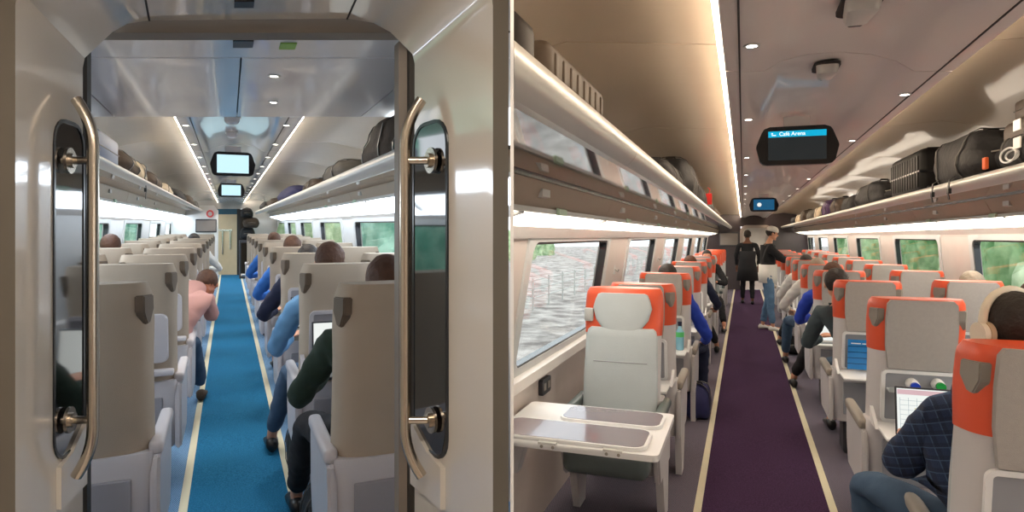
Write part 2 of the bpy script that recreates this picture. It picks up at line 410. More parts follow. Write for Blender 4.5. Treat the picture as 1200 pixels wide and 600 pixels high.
win_no = [0]
def side_wall(car, name, sgn, sf, sb, st, zt, sh, zh, zsill, wins, t0, t1, side, wm, sillw=.05):
    """sf,sb,st: s at floor / sill / window top; header goes on to (sh,zh)"""
    d = .07*(-1 if sgn > 0 else 1)*-1
    th = -.07*sgn
    b = bmesh.new()
    shell(b, car, [(sf, -car.H), (sf, -car.H+.25), (sb, zsill)], [t0, t1], th)
    shell(b, car, [(st, zt), (sh, zh)], [t0, t1], th)
    edges = [t0]+[v for w in wins for v in w]+[t1]
    for a, c in zip(edges[::2], edges[1::2]):
        if c > a: shell(b, car, [(sb, zsill), (st, zt)], [a, c], th)
    if side: clip(b, side)
    structure(obj(name, b, wm))
    # sill ledge
    win_no[0] += 0
    b = bmesh.new()
    prism(b, [(sb+sgn*.02, zsill-.005), (sb-sgn*sillw, zsill-.02), (sb-sgn*sillw, zsill-.075), (sb+sgn*.02, zsill-.095)], t0, t1, fn=lambda v: car.P(v.x, v.y, v.z))
    if side: clip(b, side)
    structure(obj('trim_%d' % (10+win_no[0]), b, 'sill'))
    for (a, c) in wins:
        win_no[0] += 1
        def mp(off):
            def f(p, q):
                k = (q-zsill)/(zt-zsill); return car.P(lerp(sb, st, k)+sgn*off, p, q)
            return f
        cx, cz = (a+c)/2, (zsill+zt)/2; w, h = c-a, zt-zsill
        b = bmesh.new()
        ring(b, rr(w+.10, h+.03, .02, cx, cz), rr(w-.05, h-.05, .07, cx, cz), mp(-.012), mp(.03))
        if side: clip(b, side)
        wf = structure(obj('window_%d' % win_no[0], b, 'window frame', smooth='auto'))
        b = bmesh.new(); ring(b, rr(w-.04, h-.04, .07, cx, cz), rr(w-.085, h-.075, .06, cx, cz), mp(-.002), mp(.05))
        if side: clip(b, side)
        obj('gasket', b, 'dark trim', wf)
        b = bmesh.new(); pl = rr(w-.06, h-.06, .06, cx, cz); f0, f1 = mp(.03), mp(.038)
        A = [b.verts.new(f0(*p)) for p in pl]; B = [b.verts.new(f1(*p)) for p in pl]; b.faces.new(A); b.faces.new(B[::-1])
        for i in range(len(pl)): b.faces.new((A[i], B[i], B[(i+1) % len(pl)], A[(i+1) % len(pl)]))
        if side: clip(b, side)
        obj('pane', b, 'window glass', wf)
side_wall(RC, 'wall_left', -1, -1.16, -1.16, -1.05, -.005, -1.03, .05, -.70, [(3.22, 5.07), (5.97, 7.80), (8.75, 10.6), (11.55, 13.4), (14.35, 16.2), (17.15, 19.0)], 2.6, 19.5, 1, 'R wall')
side_wall(RC, 'wall_right', 1, 2.02, 2.0, 1.93, -.005, 1.91, .08, -.70, [(-1.2, -.15), (.8, 2.65), (3.6, 5.49), (6.40, 8.29), (9.2, 11.1), (12.0, 13.9), (14.8, 16.7), (17.6, 19.4)], -1.6, 19.5, 0, 'R wall')
side_wall(LC, 'wall_left', -1, -1.38, -1.36, -1.30, .03, -1.29, .10, -.62, [(2.7, 4.4), (5.35, 7.06), (8.1, 9.75), (10.75, 12.4), (13.4, 15.1), (16.1, 17.8)], 1.6, 19, 0, 'L wall')
side_wall(LC, 'wall_right', 1, 1.50, 1.48, 1.42, .045, 1.40, .12, -.62, [(5.3, 7.34), (8.17, 10.1), (11.0, 12.85), (13.75, 15.6), (16.5, 18.3)], 3.5, 19, -1, 'L wall')

# end wall, blue carriage
def plate(car, polys, t0, t1, m, name, parent=None):
    b = bmesh.new()
    for s0, s1, z0, z1 in polys: prism(b, [(s0, z0), (s1, z0), (s1, z1), (s0, z1)], t0, t1, fn=lambda v: car.P(v.x, v.y, v.z))
    return obj(name, b, m, parent)
structure(plate(LC, [(-1.4, -.36, -1.5, .75), (-.36, .62, .43, .75), (.62, 1.5, -1.5, .75)], 19, 19.1, 'L side ceiling', 'wall_far'))
d = structure(plate(LC, [(-.36, .24, -1.5, .27)], 19.0, 19.06, 'beige door', 'door_1'))
plate(LC, [(-.30, .10, -.22, -.17), (-.20, -.16, -.9, -.2), (.02, .06, -.75, -.2)], 18.97, 19.0, 'steel', 'door_handle', d)
structure(plate(LC, [(-.36, .24, .27, .43)], 19.0, 19.05, 'teal band', 'trim_8'))
structure(plate(LC, [(.24, .34, -1.5, .43)], 18.95, 19.05, 'dark rubber', 'trim_9'))
structure(plate(LC, [(.34, .70, -1.5, .43)], 19.4, 19.5, 'hair dark', 'wall_back'))
# end wall, purple carriage
structure(plate(RC, [(-1.2, -.08, -1.6, .75), (-.08, .86, .30, .75), (.86, 2.1, -1.6, .75)], 19.5, 19.6, 'end wall dark', 'wall_far'))
b = bmesh.new()
ring(b, rr(.98, 2.0, .2, .39, -.66), rr(.80, 1.86, .16, .39, -.68), lambda p, q: RC.P(p, 19.42, q), lambda p, q: RC.P(p, 19.6, q))
structure(obj('trim_7', b, 'R wall', smooth='auto'))
d = structure(plate(RC, [(-.05, .83, -1.6, .30)], 19.62, 19.66, 'R ceiling', 'door_2'))
b = bmesh.new(); prism(b, rr(.62, 1.0, .08, .39, -.25), 19.58, 19.62, fn=lambda v: RC.P(v.x, v.y, v.z)); obj('door_window', b, 'L wall', d)
b = bmesh.new(); box(b, 0, 0.001, 0, .001, 0, .001); b.free()

# partition between the two carriages
b = bmesh.new(); box(b, -.0027, .0027, 1.0, 3.25, -.3, 2.6)
structure(obj('wall_middle', b, 'white plastic'))

# ------------------------------------------------------------------ doorway of the blue carriage
def lp(s, t, z): return LC.P(s, t, z)
inn = [(-.3375, -1.5), (-.3375, .36), (-.333, .383), (-.27, .442), (-.235, .462), (-.1835, .470), (.274, .474), (.335, .464), (.375, .442), (.425, .392), (.43, .37), (.43, -1.5)]
out = [(-.3916, -1.5), (-.3916, .40), (-.388, .43), (-.30, .485), (-.25, .497), (-.17, .50), (.274, .50), (.36, .497), (.42, .485), (.481, .43), (.4847, .40), (.4847, -1.5)]
b = bmesh.new()
secs = [out, [(lerp(a[0], c[0], .06)+0, lerp(a[1], c[1], .0)) for a, c in zip(out, inn)], inn]
tt = [1.19, 1.205, 1.5]
R = [[b.verts.new(lp(s, t, z)) for s, z in sec] for sec, t in zip(secs, tt)]
Bk = [b.verts.new(lp(s+(-.05 if s < 0 else .05) if 0 else s*1.0+(-.012 if i < 6 else .012), 1.51, z+.012)) for i, (s, z) in enumerate(inn)]
R.append(Bk)
for A, B in zip(R, R[1:]):
    for i in range(len(A)-1): b.faces.new((A[i], A[i+1], B[i+1], B[i]))
structure(obj('trim_20', b, 'jamb white', smooth='auto', recalc=True))
# vestibule wall facing the eye around the doorway
big = [(-.72, -1.5), (-.72, .60), (-.6, .75), (-.4, .9), (-.3, .9), (-.17, .9), (.274, .9), (.36, .9), (.42, .9), (.50, .9), (.521, .75), (.521, -1.5)]
b = bmesh.new()
A = [b.verts.new(lp(s, 1.19, z)) for s, z in out]; B = [b.verts.new(lp(min(s, .4368*1.16-.006), 1.16, z)) for s, z in big]; C2 = [b.verts.new(lp(min(s, .4368*1.24-.006) if s > .49 else s, 1.24, z)) for s, z in big]
for i in range(len(A)-1):
    b.faces.new((A[i], B[i], B[i+1], A[i+1])); b.faces.new((B[i], C2[i], C2[i+1], B[i+1]))
structure(obj('wall_front', b, 'vestibule grey'))
b = bmesh.new(); box(b, -1.3, 2.6, -1.75, -1.6, -.2, 2.6); structure(obj('wall_back', b, 'R wall'))
b = bmesh.new(); box(b, -1.3, -1.2, -1.6, 1.3, -.2, 2.6); structure(obj('wall_side', b, 'jamb white'))
b = bmesh.new(); box(b, -1.2, -.003, -1.6, 1.2, 2.25, 2.3); structure(obj('ceiling', b, 'L ceiling'))
b = bmesh.new(); box(b, -1.2, -.003, -1.6, 1.5, -.06, 0.0); structure(obj('floor', b, 'sill'))
root = thing('fill_lamp', 'round white lamp added unseen in the vestibule to brighten the doorway', 'ceiling light', (-.45, .3, 2.24))  # lamp out of view, added to brighten the jambs and header
b = bmesh.new(); disc(b, (0, 0, -.02), .16, (0, 0, 1), 32, .02); obj('diffuser', b, emit('vestibule fill lamp', (255, 238, 218), 48), root)
b = bmesh.new(); disc(b, (0, 0, -.012), .18, (0, 0, 1), 32, .02); obj('rim', b, 'steel', root)
# seams on the header and the door track
b = bmesh.new()
for (sa, sb) in ((-.1835, -.17), (.274, .274)):
    tube(b, [lp(sa, 1.5, .4695 if sa < 0 else .473), lp(sb, 1.2, .499)], .0022, 6)
structure(obj('trim_21', b, 'seam'))
b = bmesh.new(); prism(b, [(-.40, .447), (.49, .447), (.49, .60), (-.40, .60)], 1.52, 1.58, fn=lambda v: LC.P(v.x, v.y, v.z))
structure(obj('trim_22', b, 'header grey'))
b = bmesh.new()
prism(b, [(-.352, -1.5), (-.331, -1.5), (-.331, .42), (-.352, .42)], 1.515, 1.56, fn=lambda v: LC.P(v.x, v.y, v.z))
prism(b, [(.422, -1.5), (.45, -1.5), (.45, .42), (.422, .42)], 1.515, 1.56, fn=lambda v: LC.P(v.x, v.y, v.z))
prism(b, [(-.8, .597), (.9, .597), (.9, .6), (-.8, .6)], 2.02, 2.03, fn=lambda v: LC.P(v.x, v.y, v.z))
structure(obj('trim_23', b, 'dark rubber'))
b = bmesh.new()
prism(b, [(.401, -1.5), (.421, -1.5), (.421, .43), (.401, .43)], 1.53, 1.57, fn=lambda v: LC.P(v.x, v.y, v.z))
structure(obj('trim_24', b, 'header grey'))
b = bmesh.new()
prism(b, [(-1.38, -1.5), (-.355, -1.5), (-.355, .62), (-1.38, .62)], 1.57, 1.62, fn=lambda v: LC.P(v.x, v.y, v.z))
prism(b, [(.452, -1.5), (.66, -1.5), (.66, .62), (.452, .62)], 1.57, 1.62, fn=lambda v: LC.P(v.x, v.y, v.z))
clip(b, -1); structure(obj('wall_near', b, 'L wall'))
# vents and the small green sticker on the header panels
def small_plate(name, label, cat, s0, s1, t0, t1, z, m, kids=()):
    b = bmesh.new(); prism(b, [(s0, z), (s1, z), (s1, z-.004), (s0, z-.004)], t0, t1, fn=lambda v: LC.P(v.x, v.y, v.z))
    return tag(obj(name, b, m), label, cat)
small_plate('ceiling_slot', 'small black slot in the ceiling panel behind the door track', 'vent', (273-268)*2.15/FPX, (297-268)*2.15/FPX, 2.12, 2.2, .5995, 'black')
small_plate('sticker', 'small lime green sticker on the ceiling panel behind the doorway', 'sticker', (328-268)*2.18/FPX, (347-268)*2.18/FPX, 2.15, 2.22, .5995, mat('lime', (150, 200, 90), .5))
b = bmesh.new(); prism(b, [(.012, .481), (.055, .481), (.055, .475), (.012, .475)], 1.39, 1.43, fn=lambda v: LC.P(v.x, v.y, v.z)); tag(obj('ceiling_slot', b, 'black'), 'small black slot in the white door surround overhead', 'vent')
# dark glass panels and grab handles on the two jambs
for sd in (0, 1):
    if sd == 0: sj = lambda t: -.3916+(t-1.2)*.1803; dn = 1; t0, t1 = 1.347, 1.497
    else: sj = lambda t: .4847-(t-1.2)*.1823; dn = -1; t0, t1 = 1.350, 1.497
    nm = ('left', 'right')[sd]
    root = thing('door_glass', 'tall dark glossy glass panel behind the %s steel handle of the doorway' % nm, 'glass panel', lp(sj(1.42), 1.42, -1.5))
    outl = rr(t1-t0, .72, .05, (t0+t1)/2, -.14)
    b = bmesh.new()
    A = [b.verts.new(lp(sj(p)+dn*.003, p, q)) for p, q in outl]; B = [b.verts.new(lp(sj(p)-dn*.004, p, q)) for p, q in outl]
    b.faces.new(A); b.faces.new(B[::-1])
    for i in range(len(A)): b.faces.new((A[i], B[i], B[(i+1) % len(A)], A[(i+1) % len(A)]))
    obj('glass', b, 'door glass', root, world=True)
    b = bmesh.new(); ring(b, rr(t1-t0+.008, .73, .055, (t0+t1)/2, -.14), rr(t1-t0-.006, .714, .047, (t0+t1)/2, -.14), lambda p, q: lp(sj(p)+dn*.005, p, q), lambda p, q: lp(sj(p)-dn*.004, p, q))
    obj('rim', b, 'dark trim', root, world=True)
    hb = -.293 if sd == 0 else .381
    root = thing('grab_handle', 'long curved brushed steel grab handle on the %s side of the doorway' % nm, 'handle', lp(hb, 1.4, -.5), group='steel door handles')
    pts = []
    for k in range(7):
        a = k/6; pts.append(lp(hb-dn*.036*(1-a)**2, 1.4, .268-.10*a+.0*a))
    pts += [lp(hb, 1.4, .14-.1*k) for k in range(6)]
    for k in range(7):
        a = k/6; pts.append(lp(hb-dn*.036*a**2, 1.4, -.44-.105*a))
    b = bmesh.new(); tube(b, pts, .0118, 20); obj('bar', b, 'steel', root, smooth='auto', world=True)
    for zz in (.136, -.424):
        b = bmesh.new(); tube(b, [lp(hb, 1.4, zz), lp(sj(1.4)+dn*.002, 1.4, zz)], .0085, 16)
        p = obj('post', b, 'steel', root, smooth='auto', world=True)
        nrm = ((lp(sj(1.5), 1.5, zz)-lp(sj(1.3), 1.3, zz)).cross(Vector((0, 0, 1)))).normalized()*dn
        b = bmesh.new(); disc(b, lp(sj(1.4)+dn*.009, 1.4, zz), .028, nrm, h=.006)
        disc(b, lp(sj(1.4)+dn*.014, 1.4, zz), .016, nrm, h=.008)
        obj('flange', b, 'steel', p, smooth='auto', world=True)
    b = bmesh.new()
    pl = [(1.36, -.60), (1.497, -.60), (1.497, -.455), (1.42, -.5), (1.36, -.512)]
    A = [b.verts.new(lp(sj(p)+dn*.012, p, q)) for p, q in pl]; B = [b.verts.new(lp(sj(p)-dn*.004, p, q)) for p, q in pl]
    b.faces.new(A); b.faces.new(B[::-1])
    for i in range(len(A)): b.faces.new((A[i], B[i], B[(i+1) % len(A)], A[(i+1) % len(A)]))
    structure(obj('trim_%d' % (25+sd), b, 'jamb white'))

# ------------------------------------------------------------------ luggage racks
def rack(car, sgn, lip, under, panel, band, t0, t1, side, cm, lm, label, joints, latch):
    base = car.P(panel[0][0], (t0+t1)/2, panel[1][1]); root = thing('luggage_rack', label, 'luggage rack', base)
    fn = lambda v: car.P(v.x, v.y, v.z)
    def mk(name, polys, m, smooth='auto', par=None):
        b = bmesh.new()
        for poly, a, c in polys: prism(b, poly, a, c, fn=fn)
        if side: clip(b, side)
        return obj(name, b, m, par or root, smooth=smooth, world=True)
    (sa, za), (sb, zb) = lip
    lp_ = []
    for k in range(9):
        a = PI*k/8; lp_.append((lerp(sa, sb, k/8)-sgn*.028*math.sin(a), lerp(za, zb, k/8)))
    prof = [(sa+sgn*.03, za+.003)]+lp_+[(sb+sgn*.03, zb+.004), (sb+sgn*.035, (za+zb)/2)]
    js = [t0]+joints+[t1]
    for a, c in zip(js, js[1:]): mk('front_rail', [(prof, a+.002, c-.002)], 'rack lip')
    (ua, va), (ub, vb) = under
    mk('glass_shelf', [([(sb+sgn*.03, zb+.006), (ub, vb), (ub, vb+.010), (sb+sgn*.03, zb+.016)], t0, t1)], 'shelf glass '+('L' if car is LC else 'R'))
    mk('shelf_board', [([(sb+sgn*.03, zb+.028), (ub+sgn*.28, zb+.028), (ub+sgn*.28, zb+.036), (sb+sgn*.03, zb+.036)], t0, t1)], 'rack panel')
    (pa, qa), (pb, qb) = panel
    for a, c in zip(js, js[1:]):
        mk('service_panel', [([(pa, qa), (pb, qb), (pb+sgn*.02, qb), (pa+sgn*.02, qa)], a+.003, c-.003)], cm)
    mk('trim_bead', [([(pa-sgn*.012, qa-.006), (pa-sgn*.012, qa+.012), (pa+sgn*.02, qa+.012), (pa+sgn*.02, qa-.006)], t0, t1)], 'dark trim')
    (ba, ca), (bb, cb) = band
    mk('lower_bead', [([(pb-sgn*.012, qb-.016), (pb-sgn*.012, qb+.002), (pb+sgn*.02, qb+.002), (pb+sgn*.02, qb-.016)], t0, t1)], 'rack lip')
    tt = t0
    while tt < t1-.1:
        e = min(tt+1.38, t1)
        mk('light_diffuser', [([(ba, ca), (bb, cb), (bb+sgn*.01, cb+.01), (ba+sgn*.01, ca+.01)], tt+.02, e-.02)], lm)
        b = bmesh.new(); prism(b, [(ba-sgn*.008, ca-.01), (lerp(ba, bb, .6), lerp(ca, cb, .6)-.02), (lerp(ba, bb, .6), lerp(ca, cb, .6)+.01), (ba, ca+.01)], e-.03, e+.01, fn=fn)
        if side: clip(b, side)
        if len(b.verts): obj('clamp', b, 'rack lip', root, world=True)
        else: b.free()
        tt += 1.38
    mk('cornice', [([(bb, cb), (bb+sgn*.05, cb-.055), (bb+sgn*.08, cb-.055), (bb+sgn*.04, cb+.01)], t0, t1)], 'sill')
    for tl in latch:
        s_, z_ = lerp(pa, pb, .45), lerp(qa, qb, .45)
        b = bmesh.new(); prism(b, [(s_-sgn*.012, z_-.014), (s_-sgn*.012, z_+.014), (s_+sgn*.01, z_+.018), (s_+sgn*.01, z_-.018)], tl, tl+.09, fn=fn)
        obj('latch', b, 'rack lip', root, world=True)
        b = bmesh.new(); s2, z2 = lerp(pa, pb, .9), lerp(qa, qb, .9)
        prism(b, [(s2-sgn*.02, z2-.03), (s2-sgn*.02, z2-.005), (s2-sgn*.008, z2), (s2-sgn*.008, z2-.03)], tl+.25, tl+.36, fn=fn)
        obj('seat_number_plate', b, 'plate green', root, world=True)
    return root
m = mat('shelf glass R', (22, 26, 34), .06, spec=1, coat=1, var=.02); m = mat('shelf glass L', (150, 165, 180), .08, .8, spec=1, coat=1, var=.02)
mat('plate green', (198, 226, 200), .4)
rack(RC, -1, ((-.36, .308), (-.37, .221)), ((-.40, .223), (-.72, .207)), ((-.72, .204), (-.76, .104)), ((-.78, .092), (-.975, .045)), .9, 19.4, 1, 'R rack panel', 'R band light',
     'grey overhead luggage rack along the left windows of the purple-carpet carriage', [2.05, 3.6, 5.15, 6.7, 8.3, 9.9, 11.5, 13.1, 14.7, 16.3, 17.9], [2.35, 3.9, 5.4, 7, 8.6])
rack(RC, 1, ((1.136, .30), (1.16, .237)), ((1.19, .239), (1.5, .239)), ((1.5, .237), (1.56, .134)), ((1.58, .122), (1.88, .065)), -1.6, 19.4, 0, 'R rack panel', 'R band light',
     'grey overhead luggage rack along the right windows of the purple-carpet carriage', [.6, 2.3, 4.05, 5.8, 7.5, 9.3, 11, 12.8, 14.5, 16.2, 17.9], [2.85, 3.7, 5.1, 6.9, 8.7])
rack(LC, -1, ((-.61, .322), (-.62, .273)), ((-.65, .275), (-.95, .322)), ((-.95, .318), (-.98, .196)), ((-1.0, .18), (-1.27, .07)), 1.65, 18.6, 0, 'rack panel', 'L band light',
     'pale overhead luggage rack along the left windows of the blue-carpet carriage', [3.0, 4.6, 6.2, 7.8, 9.4, 11, 12.6, 14.2], [5.2, 6.8, 8.4])
rack(LC, 1, ((.72, .322), (.735, .245)), ((.765, .247), (1.05, .288)), ((1.05, .284), (1.08, .194)), ((1.10, .178), (1.38, .09)), 2.45, 17.2, -1, 'rack panel', 'L band light',
     'pale overhead luggage rack along the right windows of the blue-carpet carriage', [4.1, 5.7, 7.3, 8.9, 10.5, 12.1, 13.7], [3.7, 5.2, 6.8])

# ------------------------------------------------------------------ ceiling lights, pods, displays
def downlight(car, s, t, z, label, power, col):
    root = thing('downlight', label, 'ceiling light', car.P(s, t, z), car.rot, 'downlights over the blue carpet' if car is LC else 'downlights over the purple carpet')
    b = bmesh.new(); ring(b, [(.024*math.cos(a), .024*math.sin(a)) for a in [2*PI*k/16 for k in range(16)]], [(.016*math.cos(a), .016*math.sin(a)) for a in [2*PI*k/16 for k in range(16)]], lambda p, q: Vector((p, q, -.003)), lambda p, q: Vector((p, q, .001)))
    obj('bezel', b, 'rack lip', root)
    b = bmesh.new(); disc(b, (0, 0, -.002), .016, (0, 0, 1), 16, .002); obj('lens', b, 'downlight lens', root)
    if power:
        l = bpy.data.lights.new('downlight_lamp', 'SPOT'); l.energy = power; l.spot_size = math.radians(62); l.spot_blend = .6; l.shadow_soft_size = .02; l.color = col
        lo = bpy.data.objects.new('downlight_lamp', l); COL.objects.link(lo); lo.parent = root; lo.location = (0, 0, -.02)
tl = 3.95; k = 0
while tl < 18.5:
    for s, w in ((-.262, 'left'), (.352, 'right')):
        downlight(LC, s, tl, .599, 'small round %s-row downlight in the blue-carpet ceiling, %s' % (w, ('pair %d from the doorway' % (k+1))), 30, (1, .95, .88))
    tl += .95; k += 1
for s, t, w in ((.184, 2.2+.43, 'nearer'), (.22, 3.2, 'farther')):
    downlight(LC, s, t, .599, 'round downlight in the flat panel behind the doorway, %s of the two' % w, 8, (1, .95, .88))
for w, s, lst in (('left', .025, [1.9, 3.1, 4.6, 5.9, 7.2, 8.5, 9.8, 11.1, 12.4, 13.7, 15, 16.3]), ('right', .635, [.9, 2.55, 3.78, 5.0, 6.3, 7.6, 8.9, 10.2, 11.5, 12.8, 14.1, 15.4, 16.7])):
    for k, t in enumerate(lst):
        downlight(RC, s, t, .559, 'small round %s-row downlight in the purple-carpet ceiling, number %d from the front' % (w, k+1), 14, (1, .88, .72))

def pod(car, s, t, z, w, l, m, label):
    root = thing('ceiling_pod', label, 'ceiling sensor', car.P(s, t, z), car.rot)
    b = bmesh.new()
    secs = []
    for h, k in ((0, 1), (-.02, .98), (-.035, .85), (-.042, .5)):
        secs.append([Vector((x*k*(1-.25*(y > 0)), y*k, h)) for x, y in rr(w, l, .02)])
    loft(b, secs); obj('cover', b, m, root, smooth='auto')
    b = bmesh.new(); box(b, -w*.22, w*.22, l*.35, l*.52, -.036, -.002, .006); obj('clip', b, 'dark plastic', root)
    b = bmesh.new(); prism(b, rr(w*1.16, l*1.12, .03), -.006, .004, axis='z'); obj('base', b, 'seam' if car is RC else 'rack lip', root)
pod(RC, .305, 1.70, .608, .085, .16, 'rack lip', 'larger grey plastic pod on the ceiling at the top of the picture')
pod(RC, .30, 2.35, .615, .075, .13, 'rack lip', 'smaller grey plastic pod on the ceiling between pod and display')
pod(LC, .02, 4.05, .66, .09, .12, 'L ceiling', 'nearer white pod on the ceiling above the blue aisle')
pod(LC, .02, 4.7, .66, .07, .10, 'L ceiling', 'farther white pod on the ceiling above the blue aisle')

def display(car, s, t, z, w, h, kind, label):
    root = thing('ceiling_display', label, 'display', car.P(s, t, z), car.rot)
    w *= car.cos
    half = [(-.5, -.03), (-.495, .03), (-.43, .36), (-.40, .45), (-.33, .5)]
    pl = [(x*w, y*h) for x, y in half]+[(-x*w, y*h) for x, y in half[::-1]]
    half2 = [(.5, -.03), (.455, -.40), (.42, -.47), (.36, -.5)]
    pl += [(x*w, y*h) for x, y in half2]+[(-x*w, y*h) for x, y in half2[::-1]]
    q = []
    for p in pl:
        if not q or (Vector(p)-Vector(q[-1])).length > 1e-4: q.append(p)
    if (Vector(q[0])-Vector(q[-1])).length < 1e-4: q.pop()
    b = bmesh.new(); prism(b, q, 0, .05); obj('housing', b, 'black', root)
    b = bmesh.new(); box(b, -.06, .06, .012, .04, h*.5-.01, h*.5+.05); obj('bracket', b, 'R ceiling' if car is RC else 'L ceiling', root)
    sw, sh = (w*.70, h*.76)
    b = bmesh.new(); box(b, -sw/2, sw/2, -.003, .001, -sh/2, sh/2); 
    sc = obj('screen', b, {'pale': 'screen pale', 'dark': 'screen dark', 'blue': 'screen blue'}[kind], root)
    if kind == 'dark':
        b = bmesh.new(); box(b, -sw/2, sw/2, -.0045, -.003, sh/2-.030, sh/2); obj('title_bar', b, 'screen cyan', sc)
        text_mesh('title_text', 'Café Arena', .026, 'text glow', sc, Matrix.Translation((-sw/2+.05, -.0055, sh/2-.023)) @ Matrix.Rotation(PI/2, 4, 'X'), .0004)
        b = bmesh.new(); box(b, -sw/2+.014, -sw/2+.022, -.006, -.0045, sh/2-.014, sh/2-.008); box(b, -sw/2+.016, -sw/2+.036, -.006, -.0045, sh/2-.022, sh/2-.018); obj('train_icon', b, 'text glow', sc)
    if kind == 'blue':
        b = bmesh.new(); disc(b, (-sw*.22, -.005, 0), sh*.2, (0, 1, 0)); obj('round_logo', b, 'screen white', sc)
display(RC, .265, 3.2, .45, .40, .19, 'dark', 'nearer black ceiling display with cyan title bar over the purple aisle')
display(RC, .27, 8.5, .415, .385, .18, 'blue', 'farther small black ceiling display with blue screen and round symbol')
display(LC, .035, 5.3, .487, .372, .195, 'pale', 'nearer and larger ceiling display with pale cyan screen, blue carriage')
display(LC, .035, 8.8, .452, .372, .185, 'pale', 'farther and smaller ceiling display with pale cyan screen, blue carriage')

# wall mounted monitors at the far ends
def monitor(car, s0, s1, z0, z1, t, label, m):
    root = thing('wall_monitor', label, 'monitor', car.P((s0+s1)/2, t, z0), car.rot); w = (s1-s0)*car.cos/2
    b = bmesh.new(); box(b, -w, w, 0, .06, 0, z1-z0, .015); obj('bezel', b, 'dark plastic', root)
    b = bmesh.new(); box(b, -w*.9, w*.9, -.004, .0, (z1-z0)*.1, (z1-z0)*.9); obj('screen', b, m, root)
mat('dead screen', (124, 116, 110), .3)
monitor(RC, -.70, -.13, -.29, .13, 18.9, 'dark monitor on the far wall beside the doorway of the purple-carpet carriage', 'dead screen')
# white cabinet with red ring sign and monitor at the far left of blue carriage
b = bmesh.new(); prism(b, [(-1.30, -1.5), (-.24, -1.5), (-.24, .30), (-.33, .41), (-1.30, .41)], 14.6, 15.0, fn=lambda v: LC.P(v.x, v.y, v.z))
structure(obj('wall_screen', b, 'L wall'))
monitor(LC, -.74, -.27, -.20, .10, 14.5, 'grey monitor on the white partition at the end of the blue carriage', 'dead screen')
b = bmesh.new(); ring(b, [(.085*math.cos(a), .085*math.sin(a)) for a in [2*PI*k/20 for k in range(20)]], [(.05*math.cos(a), .05*math.sin(a)) for a in [2*PI*k/20 for k in range(20)]], lambda p, q: LC.P(p-.42, 14.58, q+.22), lambda p, q: LC.P(p-.42, 14.6, q+.22))
tag(obj('ring_sign', b, mat('sign red', (220, 80, 80), .5)), 'small red ring sign above the monitor on the white partition', 'sign')

# ------------------------------------------------------------------ seats
def sq(w0, w1, y0, y1, z, n=32, p=3.2, lean=0, zshift=0):
    out = []
    for k in range(n):
        a = 2*PI*k/n; c, s = math.cos(a), math.sin(a)
        cx = math.copysign(abs(c)**(2/p), c); sy = math.copysign(abs(s)**(2/p), s); f = (sy+1)/2
        out.append(Vector((cx*lerp(w0, w1, f), lerp(y0, y1, f), z+zshift*f)))
    return out
def frame_ring(b, w, h, r, th, cz, y0, lean, d=.012):
    f = lambda off: (lambda p, q: Vector((p, y0+lean*(q-.64)+off, q)))
    ring(b, rr(w, h, r, 0, cz), rr(w-2*th, h-2*th, max(.005, r-th), 0, cz), f(-d), f(.006))
LEAN = -.16
def yb(z): return LEAN*(z-.64)
def backrest_secs(top, w0, w1, th, z0=.62, bulge=.0, z1=None, extra=0):
    secs = []; z1 = z1 or top
    N = 12
    for i in range(N+1):
        z = lerp(z0, z1, i/N)
        d = top-z
        k = 1.0
        if d < .05: k = .93+.07*math.sqrt(max(0, 1-(1-d/.05)**2))
        wf = 1+bulge*math.exp(-((z-(top-.14))/.10)**2)
        t2 = th*(1+.0*z)
        sh = (1-k)*th*1.2
        secs.append(sq(w0*k*(1+(wf-1)*.4)+extra, w1*k*wf+extra, yb(z)+sh-extra, yb(z)+t2-sh+extra, z))
    return secs
def side_grip(b, sx, zc, w1, y0, m=None, hh=.05):
    # tapered grab grip set into the side of the headrest
    P = []
    for (dy, dz) in ((.006, hh), (.085, hh*.95), (.088, -.1*hh), (.055, -hh*1.15), (.03, -hh*1.2), (.006, -.2*hh)):
        P.append((dy, dz))
    def X(dy): return w1[0]+(w1[1]-w1[0])*min(1, max(0, (dy+.0)/.17))
    A = [b.verts.new(Vector((sx*(X(dy)+.012), y0+yb(zc+dz)-0+dy+.012, zc+dz))) for dy, dz in P]
    B = [b.verts.new(Vector((sx*(X(dy)-.02), y0+yb(zc+dz)+dy+.012, zc+dz))) for dy, dz in P]
    b.faces.new(A); b.faces.new(B[::-1])
    for i in range(len(A)): b.faces.new((A[i], B[i], B[(i+1) % len(A)], A[(i+1) % len(A)]))
    bmesh.ops.bevel(b, geom=b.edges[:], offset=.004, segments=2, affect='EDGES')

